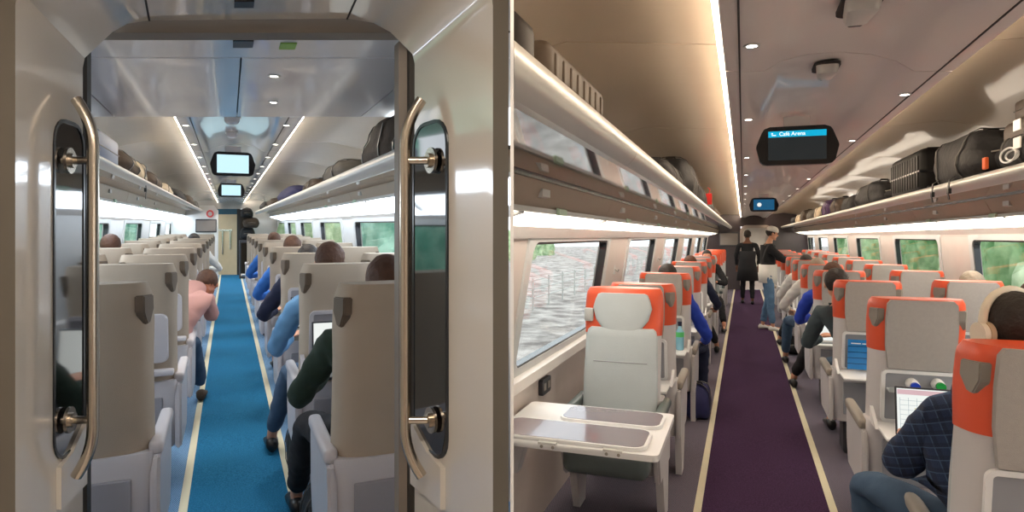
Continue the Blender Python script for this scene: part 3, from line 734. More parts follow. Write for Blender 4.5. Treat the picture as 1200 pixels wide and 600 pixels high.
def base_parts(root, pl, hw, armh, leg, cushm, fabric_arm, legpanel=False):
    b = bmesh.new()   # base shell with sloped rear
    secs = []
    for z, y0, y1, k in ((.27, .02, .36, .93), (.34, 0, .40, .97), (.50, -.01, .42, 1), (.62, -.015, .5, 1), (.645, -.01, .42, .98)):
        secs.append(sq(hw*k, hw*k, y0, y1 if z < .5 else min(y1, .16), z, p=7))
    loft(b, secs); obj('base_shell', b, pl, root, smooth='auto')
    b = bmesh.new(); box(b, -hw+.07, hw-.07, -.022, -.008, .33, .56, .006); obj('base_recess', b, 'recess '+('L' if pl == 'L plastic' else 'R'), root)
    b = bmesh.new(); box(b, -hw+.016, hw-.016, .10, .66, .34, .50, .05, 4); obj('seat_cushion', b, cushm, root, smooth='auto')
    for sx in (-1, 1):
        b = bmesh.new()   # side panel carrying the arm rest
        P = [(.0, .27), (.46, .27), (.52, .40), (.53, armh-.05), (.0, armh-.05), (-.02, .5)]
        prism(b, P, sx*(hw-.012), sx*(hw+.022), axis='x')
        bmesh.ops.bevel(b, geom=b.edges[:], offset=.01, segments=2, affect='EDGES')
        sp = obj('side_panel', b, pl, root, smooth='auto')
        b = bmesh.new(); vs = box(b, sx*(hw+.006)-.026, sx*(hw+.006)+.026, .02, .52, armh-.055, armh, .018, 3)
        obj('armrest', b, fabric_arm, root, smooth='auto')
    b = bmesh.new()
    if legpanel:
        b.free()
        for sx in (-1, 1):
            b = bmesh.new(); prism(b, [(.10, .0), (.24, .0), (.34, .27), (.06, .27)], sx*(hw-.02), sx*(hw+.02), axis='x'); obj('leg', b, pl, root)
    else:
        box(b, -.14, .14, .14, .36, 0, .28, .02); obj('pedestal', b, 'dark plastic', root)
mat('recess L', (150, 146, 150), .5); mat('recess R', (150, 152, 158), .5)

def make_L(opentray):
    root = thing('train_seat', 'x', 'train seat')
    w0, w1, th, top = .178, .228, .17, 1.285
    b = bmesh.new(); loft(b, backrest_secs(top, w0, w1, th, .64, .03)); obj('backrest', b, 'L fabric', root, smooth='auto')
    for sx in (-1, 1):
        b = bmesh.new(); side_grip(b, sx, 1.19, (w0, w1), 0, hh=.05); obj('grip', b, 'L handle', root)
    if opentray is None: pass
    elif opentray:
        b = bmesh.new(); frame_ring(b, .34, .34, .03, .02, .87, 0, LEAN, .012); obj('tray_recess_frame', b, 'L plastic', root)
        b = bmesh.new(); prism(b, [(.70+.0, 0)], 0, 1) if 0 else None
        A = [Vector((x, yb(z)-.002, z)) for x, z in ((-.15, .72), (.15, .72), (.15, 1.02), (-.15, 1.02))]; vv = [b.verts.new(p) for p in A]; b.faces.new(vv)
        r = bmesh.ops.extrude_face_region(b, geom=b.faces[:]); bmesh.ops.translate(b, vec=(0, -.003, 0), verts=[v for v in r['geom'] if isinstance(v, bmesh.types.BMVert)])
        obj('tray_recess', b, 'recess L', root)
        b = bmesh.new(); box(b, -.19, .19, -.34, -.03, .735, .75, .006); t = obj('tray_table', b, 'L plastic', root, smooth='auto')
        for sx in (-1, 1):
            b = bmesh.new(); prism(b, [(-.14, .72), (0, .72), (.01, .80), (-.04, .78)], sx*.19, sx*.21, axis='x'); obj('hinge', b, 'L plastic', t)
    else:
        b = bmesh.new()
        pl = rr(.35, .27, .035, 0, .885)
        A = [b.verts.new(Vector((x, yb(z)-.004, z))) for x, z in pl]; B = [b.verts.new(Vector((x*.97, yb(z)-.028, .885+(z-.885)*.97))) for x, z in pl]
        b.faces.new(A); b.faces.new(B[::-1])
        for i in range(len(A)): b.faces.new((A[i], B[i], B[(i+1) % len(A)], A[(i+1) % len(A)]))
        t = obj('tray_table', b, 'L plastic', root, smooth='auto')
        b = bmesh.new(); tube(b, [Vector((.04+.045*math.cos(a), yb(.85)-.031-LEAN*0+LEAN*.045*math.sin(a), .85+.045*math.sin(a))) for a in [2*PI*k/20 for k in range(20)]], .004, 6, True); obj('cup_ring', b, 'recess L', t)
        b = bmesh.new(); box(b, -.20, .20, -.07, .0, .685, .715, .008); obj('tray_ledge', b, 'L plastic', root, smooth='auto')
    base_parts(root, 'L plastic', .214, .68, False, 'L fabric', 'L plastic')
    return root
def make_R(opentray, single, front=False):
    root = thing('train_seat', 'x', 'train seat')
    w0, w1, th, top = .176, .236, .19, 1.285
    b = bmesh.new(); loft(b, backrest_secs(top-.005, w0, w1, th, .62, .02, z1=1.02)); obj('backrest', b, 'R plastic', root, smooth='auto')
    b = bmesh.new(); loft(b, backrest_secs(top, w0, w1, th, 1.015, .035, extra=.003)); hr = obj('headrest', b, 'orange leather', root, smooth='auto')
    for sx in (-1, 1):
        b = bmesh.new(); side_grip(b, sx, 1.19, (w0, w1), 0, hh=.045); obj('grip', b, 'grip grey', root)
    # grey fabric on the back, two slabs following the lean
    b = bmesh.new()
    pl = [(-.142, .93), (.142, .93), (.156, 1.05), (.158, 1.17), (.152, 1.262), (.136, 1.281), (-.136, 1.281), (-.152, 1.262), (-.158, 1.17), (-.156, 1.05)]
    def yy(z): return yb(z)+(max(0, z-1.235)**2*6)
    A = [b.verts.new(Vector((x, yy(z)+.01, z))) for x, z in pl]; B = [b.verts.new(Vector((x*.99, yy(z)-.016, z))) for x, z in pl]
    b.faces.new(A); b.faces.new(B[::-1])
    for i in range(len(A)): b.faces.new((A[i], B[i], B[(i+1) % len(A)], A[(i+1) % len(A)]))
    obj('back_cover', b, 'R fabric', root, smooth='auto')
    # front: pale leather cushion and headrest pad
    b = bmesh.new()
    secs = []
    for z, k in ((.50, .9), (.54, 1.0), (.80, 1), (1.0, .97), (1.04, .93), (1.055, .85)):
        y0 = yb(z)+th-.03; secs.append(sq(.205*k, .205*k, y0, y0+.06*k, z, p=5))
    loft(b, secs); bc = obj('back_cushion', b, 'pale leather', root, smooth='auto')
    b = bmesh.new(); tube(b, [Vector((x, yb(.86)+th+.030, .86)) for x in (-.15, -.07, 0, .07, .15)], .003, 6); obj('stitching', b, 'recess R', bc)
    b = bmesh.new(); secs = []
    for z, k in ((1.02, .42), (1.05, .62), (1.10, .86), (1.17, .98), (1.22, .9), (1.25, .82), (1.258, .7)):
        y0 = yb(z)+th-.02; secs.append(sq(.16*k+.01, .16*k+.01, y0, y0+.045, z, p=4))
    loft(b, secs); obj('headrest_pad', b, 'pale leather', root, smooth='auto')
    for sx in (1,):
        b = bmesh.new(); box(b, sx*.19-.026, sx*.19+.026, yb(1.13)+th-.01, yb(1.13)+th+.018, 1.085, 1.165, .008); obj('front_grip', b, 'rack lip', root, smooth='auto')
    # tray recess
    b = bmesh.new(); frame_ring(b, .34, .28, .03, .018, .785, 0, LEAN, .014); obj('tray_recess_frame', b, 'white plastic', root)
    b = bmesh.new()
    vv = [b.verts.new(Vector((x, yb(z)-.004, z))) for x, z in ((-.153, .66), (.153, .66), (.153, .91), (-.153, .91))]; b.faces.new(vv)
    r = bmesh.ops.extrude_face_region(b, geom=b.faces[:]); bmesh.ops.translate(b, vec=(0, .006, 0), verts=[v for v in r['geom'] if isinstance(v, bmesh.types.BMVert)])
    obj('tray_recess', b, 'recess R', root)
    if opentray:
        b = bmesh.new(); box(b, -.20, .20, -.34, -.03, .635, .652, .007); t = obj('tray_table', b, 'white plastic', root, smooth='auto')
        for sx in (-1, 1):
            b = bmesh.new(); prism(b, [(-.15, .64), (0, .64), (.01, .72), (-.04, .70)], sx*.198, sx*.214, axis='x'); obj('hinge', b, 'white plastic', t)
    else:
        b = bmesh.new(); box(b, -.15, .15, -.05, -.01, .635, .652, .005); obj('tray_ledge', b, 'white plastic', root)
    base_parts(root, 'R plastic', .232, .64, False, 'dark leather', 'dark leather' if front else 'grip arm', single)
    return root
mat('grip arm', (150, 142, 132), .5)
ORD = ['first', 'second', 'third', 'fourth', 'fifth', 'sixth', 'seventh', 'eighth', 'ninth', 'tenth', 'eleventh', 'twelfth', 'thirteenth', 'fourteenth']
LA, LB, LP = make_L(False), make_L(True), make_L(None)
used = set()
def put(proto, car, s, t, yaw, label, group):
    o = proto if proto not in used else copy_tree(proto)
    used.add(proto); pose(o, car, s, t, 0, yaw); o['label'] = label; o['category'] = 'train seat'; o['group'] = group
    return o
Lrows = [2.33, 3.45, 4.68, 5.93, 7.18, 8.43, 9.68, 10.93, 12.18, 13.43]
OFF = .09
for i, t in enumerate(Lrows):
    tr = t+(.0 if i else .0)+OFF
    put(LP if i == 0 else LB if i in (1, 2, 3, 4) else LA, LC, .61, tr, 0, 'beige fabric aisle seat right of the blue carpet, %s row from the doorway' % ORD[i], 'seats right of the blue carpet')
    if i > 0: put(LA, LC, 1.185, tr, 0, 'beige fabric window seat right of the blue carpet, %s row from the doorway' % ORD[i], 'seats right of the blue carpet')
for i, t in enumerate([2.26, 3.38, 4.40, 5.6, 6.85, 8.1, 9.35, 10.6, 11.85, 13.1]):
    tr = t+OFF
    put(LP if i == 0 else LA, LC, -.515, tr, 0, 'beige fabric aisle seat left of the blue carpet, %s row from the doorway' % ORD[i], 'seats left of the blue carpet')
    if i > 0: put(LA, LC, -1.085, tr, 0, 'beige fabric window seat left of the blue carpet, %s row from the doorway' % ORD[i], 'seats left of the blue carpet')
RA, RB, RS, RS1 = make_R(True, False), make_R(False, False), make_R(True, True), make_R(False, True, True)
Rrows = [1.78, 3.2, 4.5, 5.85, 7.15, 8.45, 9.75, 11.05, 12.35, 13.65, 14.95]
for i, t in enumerate(Rrows):
    tr = t+OFF
    if i: put(RA, RC, .885, tr, 0, 'orange-topped aisle seat right of the purple carpet, %s row from the front' % ORD[i], 'seats right of the purple carpet')
    else: put(RB, RC, .885, tr, 0, 'large cropped orange-topped seat nearest the camera behind the man in headphones', 'seats right of the purple carpet')
    if i: put(RB, RC, 1.60, tr, 0, 'orange-topped window seat right of the purple carpet, %s row from the front' % ORD[i], 'seats right of the purple carpet')
o = put(RS1, RC, -.725, 3.98, PI, 'pale leather single seat facing the camera behind the folding table', 'single seats left of the purple carpet')
o.scale = (1.06, 1, 1)
for i, t in enumerate([4.25, 5.5, 6.75, 8.0, 9.2, 10.4]):
    put(RS, RC, -.68, t+OFF, 0, 'orange-topped single seat left of the purple carpet, facing away, %s behind the pale leather one' % ORD[i], 'single seats left of the purple carpet')
for i, t in enumerate([11.9, 13.1, 14.3, 15.5]):
    put(RS1, RC, -.66, t+OFF, PI, 'far single seat left of the purple carpet turned towards the camera, %s of four' % ORD[i], 'single seats left of the purple carpet')

# ------------------------------------------------------------------ folding table by the near left window
root = thing('folding_table', 'white-edged folding table with grey leaves by the near left window', 'table', RC.F(-.66, 2.7, 0), RC.rot)
c = RC.cos
b = bmesh.new(); prism(b, rr(.74, .66, .03, -.07, .33), .690, .716, axis='z'); tb = obj('table_top', b, 'white plastic', root, smooth='auto')
for (y0, y1, x0, x1, zz) in ((.02, .30, -.42, .245, .732), (.345, .60, -.215, .27, .732)):
    b = bmesh.new(); pl = rr(x1-x0, y1-y0, .06, (x0+x1)/2, (y0+y1)/2); prism(b, pl, .717, zz, axis='z')
    lf = obj('leaf', b, 'white plastic', root, smooth='auto')
    b = bmesh.new(); prism(b, rr(x1-x0-.024, y1-y0-.024, .05, (x0+x1)/2, (y0+y1)/2), zz, zz+.0015, axis='z'); obj('leaf_inlay', b, 'table top', lf)
for x in (-.19, -.14, .09, .14):
    b = bmesh.new(); disc(b, (x, .0005, .703), .007, (0, -1, 0), 12, .003); obj('hinge_screw', b, 'grip grey', root)
for x in (-.165, .115):
    b = bmesh.new(); box(b, x-.04, x+.04, -.004, .02, .712, .722); obj('hinge', b, 'rack lip', root)
b = bmesh.new(); prism(b, [(-.47, .42), (-.44, .42), (-.36, .69), (-.47, .69)], .40, .48); obj('wall_bracket', b, 'R plastic', root)
def clip_thing(root, side=1):
    bpy.context.view_layer.update()
    def go(o, Mx):
        Mw = Mx @ o.matrix_basis
        if o.type == 'MESH':
            o.data = o.data.copy(); b = bmesh.new(); b.from_mesh(o.data); b.transform(Mw); clip(b, side); b.transform(Mw.inverted()); b.to_mesh(o.data); b.free()
        for c in list(o.children): go(c, Mw)
    go(root, Matrix.Identity(4))
clip_thing(root)
# sockets on the left side wall
for k, (t, z, lb) in enumerate(((3.75, -.86, 'small dark power socket on the left wall beside the pale leather seat'), (3.0, -.95, 'small dark power socket on the left wall below the near window edge'))):
    root = thing('power_socket', lb, 'socket', RC.P(-1.155, t, z), RC.rot)
    b = bmesh.new(); prism(b, rr(.17, .09, .015), -.004, .02, axis='x'); obj('plate', b, 'dark plastic', root)
    for dy in (-.04, .04):
        b = bmesh.new(); box(b, .02, .024, dy-.02, dy+.02, -.02, .02); obj('socket_face', b, 'grip grey', root)
# coat hooks
for t, lb in ((5.5, 'grey coat hook on the pillar between the first two left windows'), (8.3, 'grey coat hook on the second pillar along the left windows')):
    root = thing('coat_hook', lb, 'hook', RC.P(-1.1, t, -.32), RC.rot)
    b = bmesh.new(); box(b, -.01, .012, -.02, .02, 0, .14, .004); obj('plate', b, 'rack lip', root)
    b = bmesh.new(); tube(b, [(.01, 0, .04), (.035, 0, .02), (.045, 0, .04)], .006); obj('hook', b, 'grip grey', root, smooth='auto')

# ------------------------------------------------------------------ luggage
mat('case dark', (40, 35, 32), .55, spec=.25); mat('case black', (20, 19, 19), .6, spec=.2); mat('case brown', (56, 40, 30), .6)
mat('case tan dark', (64, 52, 40), .55, spec=.25); mat('case blue', (112, 124, 152), .5); mat('case tan', (150, 132, 104), .5); mat('bag black', (24, 24, 26), .75, bump=.5, bscale=30); mat('bag brown', (72, 58, 46), .75, bump=.5, bscale=30)
mat('bag teal', (20, 150, 150), .8, bump=.5, bscale=30); mat('bag navy', (44, 46, 92), .8, bump=.5, bscale=30); mat('bag grey', (92, 88, 82), .8, bump=.5, bscale=30)
mat('bag cream', (198, 184, 160), .8, bump=.5, bscale=30); mat('bag purple', (70, 40, 84), .8, bump=.5, bscale=30); mat('strap grey', (62, 60, 58), .7); mat('red tag', (230, 40, 36), .5); mat('orange tag', (214, 96, 44), .6)
def suitcase(car, s, t, z, w, l, h, m, label, ribs=True, yaw=0, tilt=0):
    root = thing('suitcase', label, 'suitcase'); pose(root, car, s, t, z+car.H, yaw); 
    b = bmesh.new(); box(b, -w/2, w/2, -l/2, l/2, 0, h, min(w, h)*.16, 3)
    if ribs:
        n = max(4, int(l/.07))
        for i in range(n):
            y = -l/2+.05+(l-.1)*i/(n-1)
            box(b, -w/2-.004, w/2+.004, y-.012, y+.012, h*.16, h*.84, .003, 1); box(b, -w*.36, w*.36, y-.012, y+.012, h*.5, h+.004, .003, 1)
    obj('body', b, m, root, smooth='auto')
    b = bmesh.new(); box(b, -w/2-.003, w/2+.003, -l/2-.003, l/2+.003, h*.48, h*.52, .002, 1); obj('zip', b, 'black', root)
    b = bmesh.new(); tube(b, [(-.06, -l/2+.005, h*.72), (-.055, -l/2-.03, h*.72), (.055, -l/2-.03, h*.72), (.06, -l/2+.005, h*.72)], .009, 8); obj('handle', b, 'dark plastic', root, smooth='auto')
    for sx in (-1, 1):
        b = bmesh.new(); disc(b, (sx*w*.36-.01, -l/2-.012, .03), .024, (1, 0, 0), 14, .02); obj('wheel', b, 'black', root, smooth='auto')
    return root
def softbag(car, s, t, z, w, l, h, m, label, name='backpack', cat='bag', yaw=0, seed=1, pocket=True, straps=True, hang=None, pm=None, strapm='black'):
    root = thing(name, label, cat); pose(root, car, s, t, z+car.H, yaw)
    b = bmesh.new(); g = bmesh.ops.create_cube(b, size=1); bmesh.ops.subdivide_edges(b, edges=b.edges[:], cuts=9, use_grid_fill=True)
    for v in b.verts:
        p = v.co*2; q = Vector([math.copysign(abs(x)**1.0, x) for x in p])
        n4 = (abs(q.x)**4+abs(q.y)**4+abs(q.z)**4)**.25; q = q/n4
        f = noise.noise(q*1.6+Vector((seed, 0, 0)))*.12+noise.noise(q*4+Vector((seed, 3, 0)))*.04
        q = q*(1+f); top = 1-.18*max(0, q.z)*(1+.5*q.y*math.sin(seed))
        v.co = Vector((q.x*w/2*top, q.y*l/2*top, max(0, (q.z+1)/2)*h))
    obj('body', b, m, root, smooth=True)
    if pocket:
        b = bmesh.new(); vs = ball(b, (0, -l*.42, h*.36), (w*.3, l*.16, h*.26), 14)
        obj('pocket', b, pm or m, root, smooth=True)
        b = bmesh.new(); tube(b, [(-w*.28, -l*.47, h*.50), (0, -l*.56, h*.54), (w*.28, -l*.47, h*.50)], .004, 6); obj('zip', b, 'grip grey', root)
    if l < 1.4:
        for yy_ in (-.24, .26):
            pts = []
            for k in range(25):
                a = 2*PI*k/24; qx, qz = math.cos(a), math.sin(a); n4 = (qx**4+qz**4+abs(yy_*2)**4)**.25
                q = Vector((qx/n4, yy_*2, qz/n4)); f = 1.035+noise.noise(Vector((q.x, q.y, q.z))*1.6+Vector((seed, 0, 0)))*.12+noise.noise(q*4+Vector((seed, 3, 0)))*.04
                tp = 1-.18*max(0, q.z*f)*(1+.5*q.y*f*math.sin(seed))
                pts.append(Vector((q.x*f*w/2*tp, yy_*l, max(.004, (q.z*f+1)/2*h))))
            b = bmesh.new(); secs = []
            for k, p in enumerate(pts[:-1]):
                c_ = Vector((0, p.y, h*.5)); o_ = (p-c_).normalized()*.004
                secs.append([p+Vector((0, -.013, 0)), p+Vector((0, .013, 0)), p+o_+Vector((0, .011, 0)), p+o_+Vector((0, -.011, 0))])
            secs.append(secs[0]); loft(b, secs, cap=False); obj('compression_strap', b, 'strap grey' if m == 'bag black' else 'black', root)
    if straps:
        b = bmesh.new(); tube(b, [(-.04, -l*.1, h*.96), (-.03, -l*.12, h*1.06), (.03, -l*.12, h*1.06), (.04, -l*.1, h*.96)], .008, 8); obj('handle', b, strapm, root, smooth=True)
    if hang:
        for (x, y, dz) in hang:
            b = bmesh.new(); 
            P = [Vector((x*.7, y, h*.25)), Vector((x, y-.01, h*.1)), Vector((x*1.02, y+.01, -dz*.5)), Vector((x*1.0, y, -dz))]
            for a, c2 in zip(P, P[1:]):
                d = (c2-a); 
            secs = [[p+Vector((0, -.012, 0)), p+Vector((.004, -.012, 0)), p+Vector((.004, .012, 0)), p+Vector((0, .012, 0))] for p in P]
            loft(b, secs); obj('strap', b, strapm, root)
            b = bmesh.new(); box(b, x-.006, x+.01, y-.018, y+.018, -dz*.6, -dz*.6+.03, .003); obj('buckle', b, 'black', root)
    return root
ZA, ZB, ZD, ZE = .259, .275, .311, .283   # shelf tops: purple left, purple right, blue left, blue right
clip_thing(suitcase(RC, -.60, 1.13, ZA, .38, .40, .15, 'case dark', 'dark brown hard suitcase at the very left end of the left rack', False))
clip_thing(softbag(RC, -.62, 1.13, ZA+.152, .30, .34, .09, 'case blue', 'folded grey-blue jacket lying on the leftmost dark suitcase', 'folded_jacket', 'jacket', pocket=False, straps=False, seed=3))
clip_thing(suitcase(RC, -.60, 1.66, ZA, .38, .56, .155, 'case tan dark', 'ribbed brown hard suitcase on the left rack, second from the left'))
softbag(RC, -.60, 3.0, ZA, .32, .9, .13, 'bag black', 'low black soft bag lying on the left rack past the suitcases', 'holdall', seed=5)
softbag(RC, -.58, 4.0, ZA, .36, .8, .2, 'bag black', 'dark rucksack on the left rack before the tall bag', seed=9)
softbag(RC, -.56, 5.1, ZA, .36, .95, .33, 'bag black', 'large tall black bag on the left rack before the red tag', 'holdall', seed=12)
softbag(RC, -.56, 6.5, ZA, .36, 1.2, .24, 'bag black', 'black bag on the left rack behind the red tag', 'holdall', seed=15, hang=[(.19, -.3, .02)])
softbag(RC, -.56, 8.2, ZA, .34, 1.3, .2, 'bag black', 'farthest dark bag on the left rack', 'holdall', seed=18)
softbag(RC, -.56, 10.2, ZA, .34, 1.5, .18, 'bag brown', 'brown bag at the far end of the left rack over the purple carpet', 'holdall', seed=19)
root = thing('luggage_tag', 'bright red luggage tag hanging from the left rack', 'luggage tag'); pose(root, RC, -.345, 6.5, .32+RC.H)
b = bmesh.new(); box(b, -.03, .03, -.004, .004, 0, .11, .003); obj('tag', b, 'red tag', root)
b = bmesh.new(); tube(b, [(0, 0, .105), (.01, .0, .15), (-.01, 0, .17)], .004, 6); obj('loop', b, 'red tag', root)
# purple-carpet carriage, right rack
suitcase(RC, 1.42, 2.62, ZB, .44, .62, .24, 'case brown', 'dark brown suitcase stacked at the near end of the right rack', False)
suitcase(RC, 1.42, 2.62, ZB+.243, .36, .56, .09, 'case brown', 'flat brown case lying on top of the dark brown suitcase', False)
softbag(RC, 1.24, 2.78, ZB+.03, .16, .40, .14, 'bag black', 'black daypack with white-edged strap in front of the brown suitcases', seed=21, strapm='white plastic')
softbag(RC, 1.30, 3.50, ZB, .34, .90, .27, 'bag black', 'large black backpack with straps hanging over the right rack', seed=24, pm='bag black', hang=[(-.19, -.1, .08), (-.19, .22, .08)])
b = bmesh.new(); box(b, -.008, .008, -.02, .02, 0, .055, .004); o = tag(obj('luggage_tag', b, 'orange tag'), 'orange and grey tag dangling between backpack and daypack on the right rack', 'luggage tag'); pose(o, RC, 1.12, 3.0, .31+RC.H)
b = bmesh.new()
tube(b, [Vector((0, .085*math.cos(a), .04+.03*math.sin(a))) for a in [2*PI*k/24 for k in range(24)]], .004, 8, True)
tube(b, [Vector((.015, .07*math.cos(a), .04+.02*math.sin(a))) for a in [2*PI*k/24 for k in range(24)]], .004, 8, True)
o = tag(obj('cable_coil', b, 'white plastic'), 'white looped cable strap hanging on the bag at the right rack', 'strap'); pose(o, RC, 1.11, 2.72, .30+RC.H)
for k, dz in enumerate((.10, .03)):
    b = bmesh.new(); box(b, -.003, .003, -.035, .035, 0, .045, .002); o = tag(obj('paper_tag', b, 'white plastic'), 'white paper baggage label on the right rack, %s of two' % ('upper', 'lower')[k], 'label'); pose(o, RC, 1.09, 2.58, .32+dz+RC.H)
suitcase(RC, 1.36, 4.62, ZB, .38, .90, .31, 'case black', 'ribbed black hard suitcase in the middle of the right rack')
softbag(RC, 1.34, 6.3, ZB, .34, 1.3, .25, 'bag black', 'rounded black holdall beside the ribbed black suitcase', 'holdall', seed=27)
for k, (t, w, h, m, nm, lb) in enumerate(((7.7, .3, .20, 'bag black', 'holdall', 'small black bag left of the rounded holdall on the right rack'), (8.7, .3, .24, 'bag brown', 'backpack', 'brown rucksack on the right rack'), (9.7, .3, .27, 'bag purple', 'backpack', 'purple and black rucksack on the right rack'),
        (10.8, .3, .22, 'bag cream', 'holdall', 'cream bag on the right rack beyond the purple rucksack'), (12.0, .32, .22, 'bag grey', 'holdall', 'grey bag on the right rack beyond the cream one'), (13.3, .32, .26, 'bag brown', 'backpack', 'brown bag far along the right rack'), (14.6, .32, .22, 'bag cream', 'holdall', 'pale bag far along the right rack'), (16.0, .32, .2, 'bag black', 'holdall', 'last black bag on the right rack'))):
    softbag(RC, 1.36, t, ZB, w, .85, h, m, lb, nm, seed=30+k)
# blue-carpet carriage, left rack
suitcase(LC, -.84, 3.36, ZD, .36, .80, .17, 'case blue', 'grey-blue suitcase at the near end of the left rack over blue carpet', False)
softbag(LC, -.82, 4.3, ZD, .34, .72, .17, 'bag brown', 'dark brown rucksack with a strap hanging over the left rack', seed=41, hang=[(.19, .42, .13)])
softbag(LC, -.82, 5.05, ZD, .3, .46, .18, 'bag cream', 'cream bag beside the brown rucksack on the left rack', 'holdall', seed=43)
softbag(LC, -.82, 6.0, ZD, .3, .75, .17, 'bag brown', 'brown satchel on the left rack beyond the cream bag', 'satchel', seed=44)
softbag(LC, -.82, 7.3, ZD, .3, 1.0, .14, 'bag cream', 'flat pale bag on the left rack', 'holdall', seed=45)
softbag(LC, -.82, 9.2, ZD, .32, 1.9, .17, 'bag black', 'black bag on the left rack over the monitor end', 'holdall', seed=46)
softbag(LC, -.82, 11.8, ZD, .32, 1.6, .2, 'bag brown', 'brown bag at the far end of the left rack', 'holdall', seed=47)
softbag(LC, -.82, 13.8, ZD, .32, 1.3, .18, 'bag grey', 'grey bag at the very far end of the left rack', 'holdall', seed=48)
# blue-carpet carriage, right rack
softbag(LC, .94, 3.45, ZE, .36, .85, .27, 'bag brown', 'large dark brown rucksack with front pocket on the right rack', seed=51, pm='bag grey')
softbag(LC, .82, 2.84, ZE, .16, .30, .16, 'bag teal', 'bright teal bundle on the right rack beside the doorway', 'cloth_bundle', 'bundle', seed=52, pocket=False, straps=False)
softbag(LC, .90, 4.85, ZE, .3, 1.0, .17, 'bag grey', 'low grey bag with straps on the right rack', 'holdall', seed=53, hang=[(-.17, -.2, .02)])
softbag(LC, .90, 6.3, ZE, .3, .9, .14, 'bag brown', 'brown bag on the right rack between grey and navy bags', 'holdall', seed=54)
softbag(LC, .90, 8.8, ZE, .34, 2.6, .2, 'bag navy', 'long navy blue holdall on the right rack', 'holdall', seed=55)
softbag(LC, .90, 12.0, ZE, .34, 2.0, .17, 'bag brown', 'brown bag at the far end of the right rack', 'holdall', seed=56)
softbag(LC, .90, 14.6, ZE, .34, 1.6, .2, 'bag black', 'black bag at the very far end of the right rack', 'holdall', seed=57)
# luggage heaped in the far doorway
for k, (s, h, w, hh, m, nm, lb) in enumerate(((.52, 1.05, .36, .34, 'bag black', 'holdall', 'black bag low in the heap by the far doorway'), (.62, 1.38, .4, .28, 'bag brown', 'backpack', 'brown bag in the middle of the heap by the far doorway'), (.50, 1.66, .3, .26, 'bag black', 'backpack', 'dark bag at the top of the heap by the far doorway'))):
    softbag(LC, s, 17.9, h-1.5, w, .4, hh, m, lb, nm, seed=61+k)
root = thing('luggage_shelf', 'dark shelf stand under the bag heap by the far doorway', 'shelf'); pose(root, LC, .55, 17.9, 0)
b = bmesh.new(); box(b, -.24, .24, -.22, .22, 0, .05); box(b, -.24, .24, -.22, .22, .98, 1.04); obj('board', b, 'dark plastic', root)
for sx in (-1, 1):
    b = bmesh.new(); box(b, sx*.22-.02, sx*.22+.02, -.22, .22, .05, .98); obj('side_panel', b, 'dark plastic', root)

# ------------------------------------------------------------------ people
def skinned(V, E, root, sub=1):
    me = bpy.data.meshes.new('t'); names = list(V); me.from_pydata([V[n][0] for n in names], [(names.index(a), names.index(b)) for a, b in E], [])
    o = bpy.data.objects.new('t', me); COL.objects.link(o)
    o.modifiers.new('s', 'SKIN')
    for i, n in enumerate(names):
        r = V[n][1]; sv = me.skin_vertices[0].data[i]
        sv.radius = r if isinstance(r, tuple) else (r, r); sv.use_root = (n == root)
    m = o.modifiers.new('u', 'SUBSURF'); m.levels = sub; m.render_levels = sub
    dg = bpy.context.evaluated_depsgraph_get(); me2 = bpy.data.meshes.new_from_object(o.evaluated_get(dg))
    b = bmesh.new(); b.from_mesh(me2); bpy.data.objects.remove(o); bpy.data.meshes.remove(me2); return b
def crumple(b, amp=.007, seed=0):
    b.normal_update()
    for v in b.verts:
        c = v.co; n = noise.noise(Vector((c.x*9+seed, c.y*9, c.z*16)))+.6*noise.noise(Vector((c.x*22, c.y*22+seed, c.z*30)))
        v.co = c+v.normal*n*amp
    return b
def remesh(b, vox):
    me = bpy.data.meshes.new('t'); b.to_mesh(me); b.free(); o = bpy.data.objects.new('t', me); COL.objects.link(o)
    m = o.modifiers.new('r', 'REMESH'); m.mode = 'VOXEL'; m.voxel_size = vox
    m = o.modifiers.new('s', 'SMOOTH'); m.iterations = 2; m.factor = .5
    dg = bpy.context.evaluated_depsgraph_get(); me2 = bpy.data.meshes.new_from_object(o.evaluated_get(dg))
    b = bmesh.new(); b.from_mesh(me2); bpy.data.objects.remove(o); bpy.data.meshes.remove(me2); return b
SEATED = dict(pelvis=(0, .24, .60), waist=(0, .20, .76), chest=(0, .17, .96), neck=(0, .16, 1.12), head=(0, .19, 1.235),
              shL=(-.175, .17, 1.04), elL=(-.25, .26, .80), wrL=(-.16, .50, .80), shR=(.175, .17, 1.04), elR=(.25, .26, .80), wrR=(.16, .50, .80),
              hipL=(-.09, .27, .57), knL=(-.12, .68, .56), anL=(-.12, .70, .12), hipR=(.09, .27, .57), knR=(.12, .68, .56), anR=(.12, .70, .12))
STAND = dict(pelvis=(0, 0, .95), waist=(0, 0, 1.10), chest=(0, 0, 1.30), neck=(0, 0, 1.50), head=(0, .02, 1.63),
             shL=(-.19, 0, 1.40), elL=(-.26, .02, 1.13), wrL=(-.24, .12, .90), shR=(.19, 0, 1.40), elR=(.26, .02, 1.13), wrR=(.24, .12, .90),
             hipL=(-.09, 0, .90), knL=(-.10, .03, .50), anL=(-.10, 0, .10), hipR=(.09, 0, .90), knR=(.10, .03, .50), anR=(.10, 0, .10))
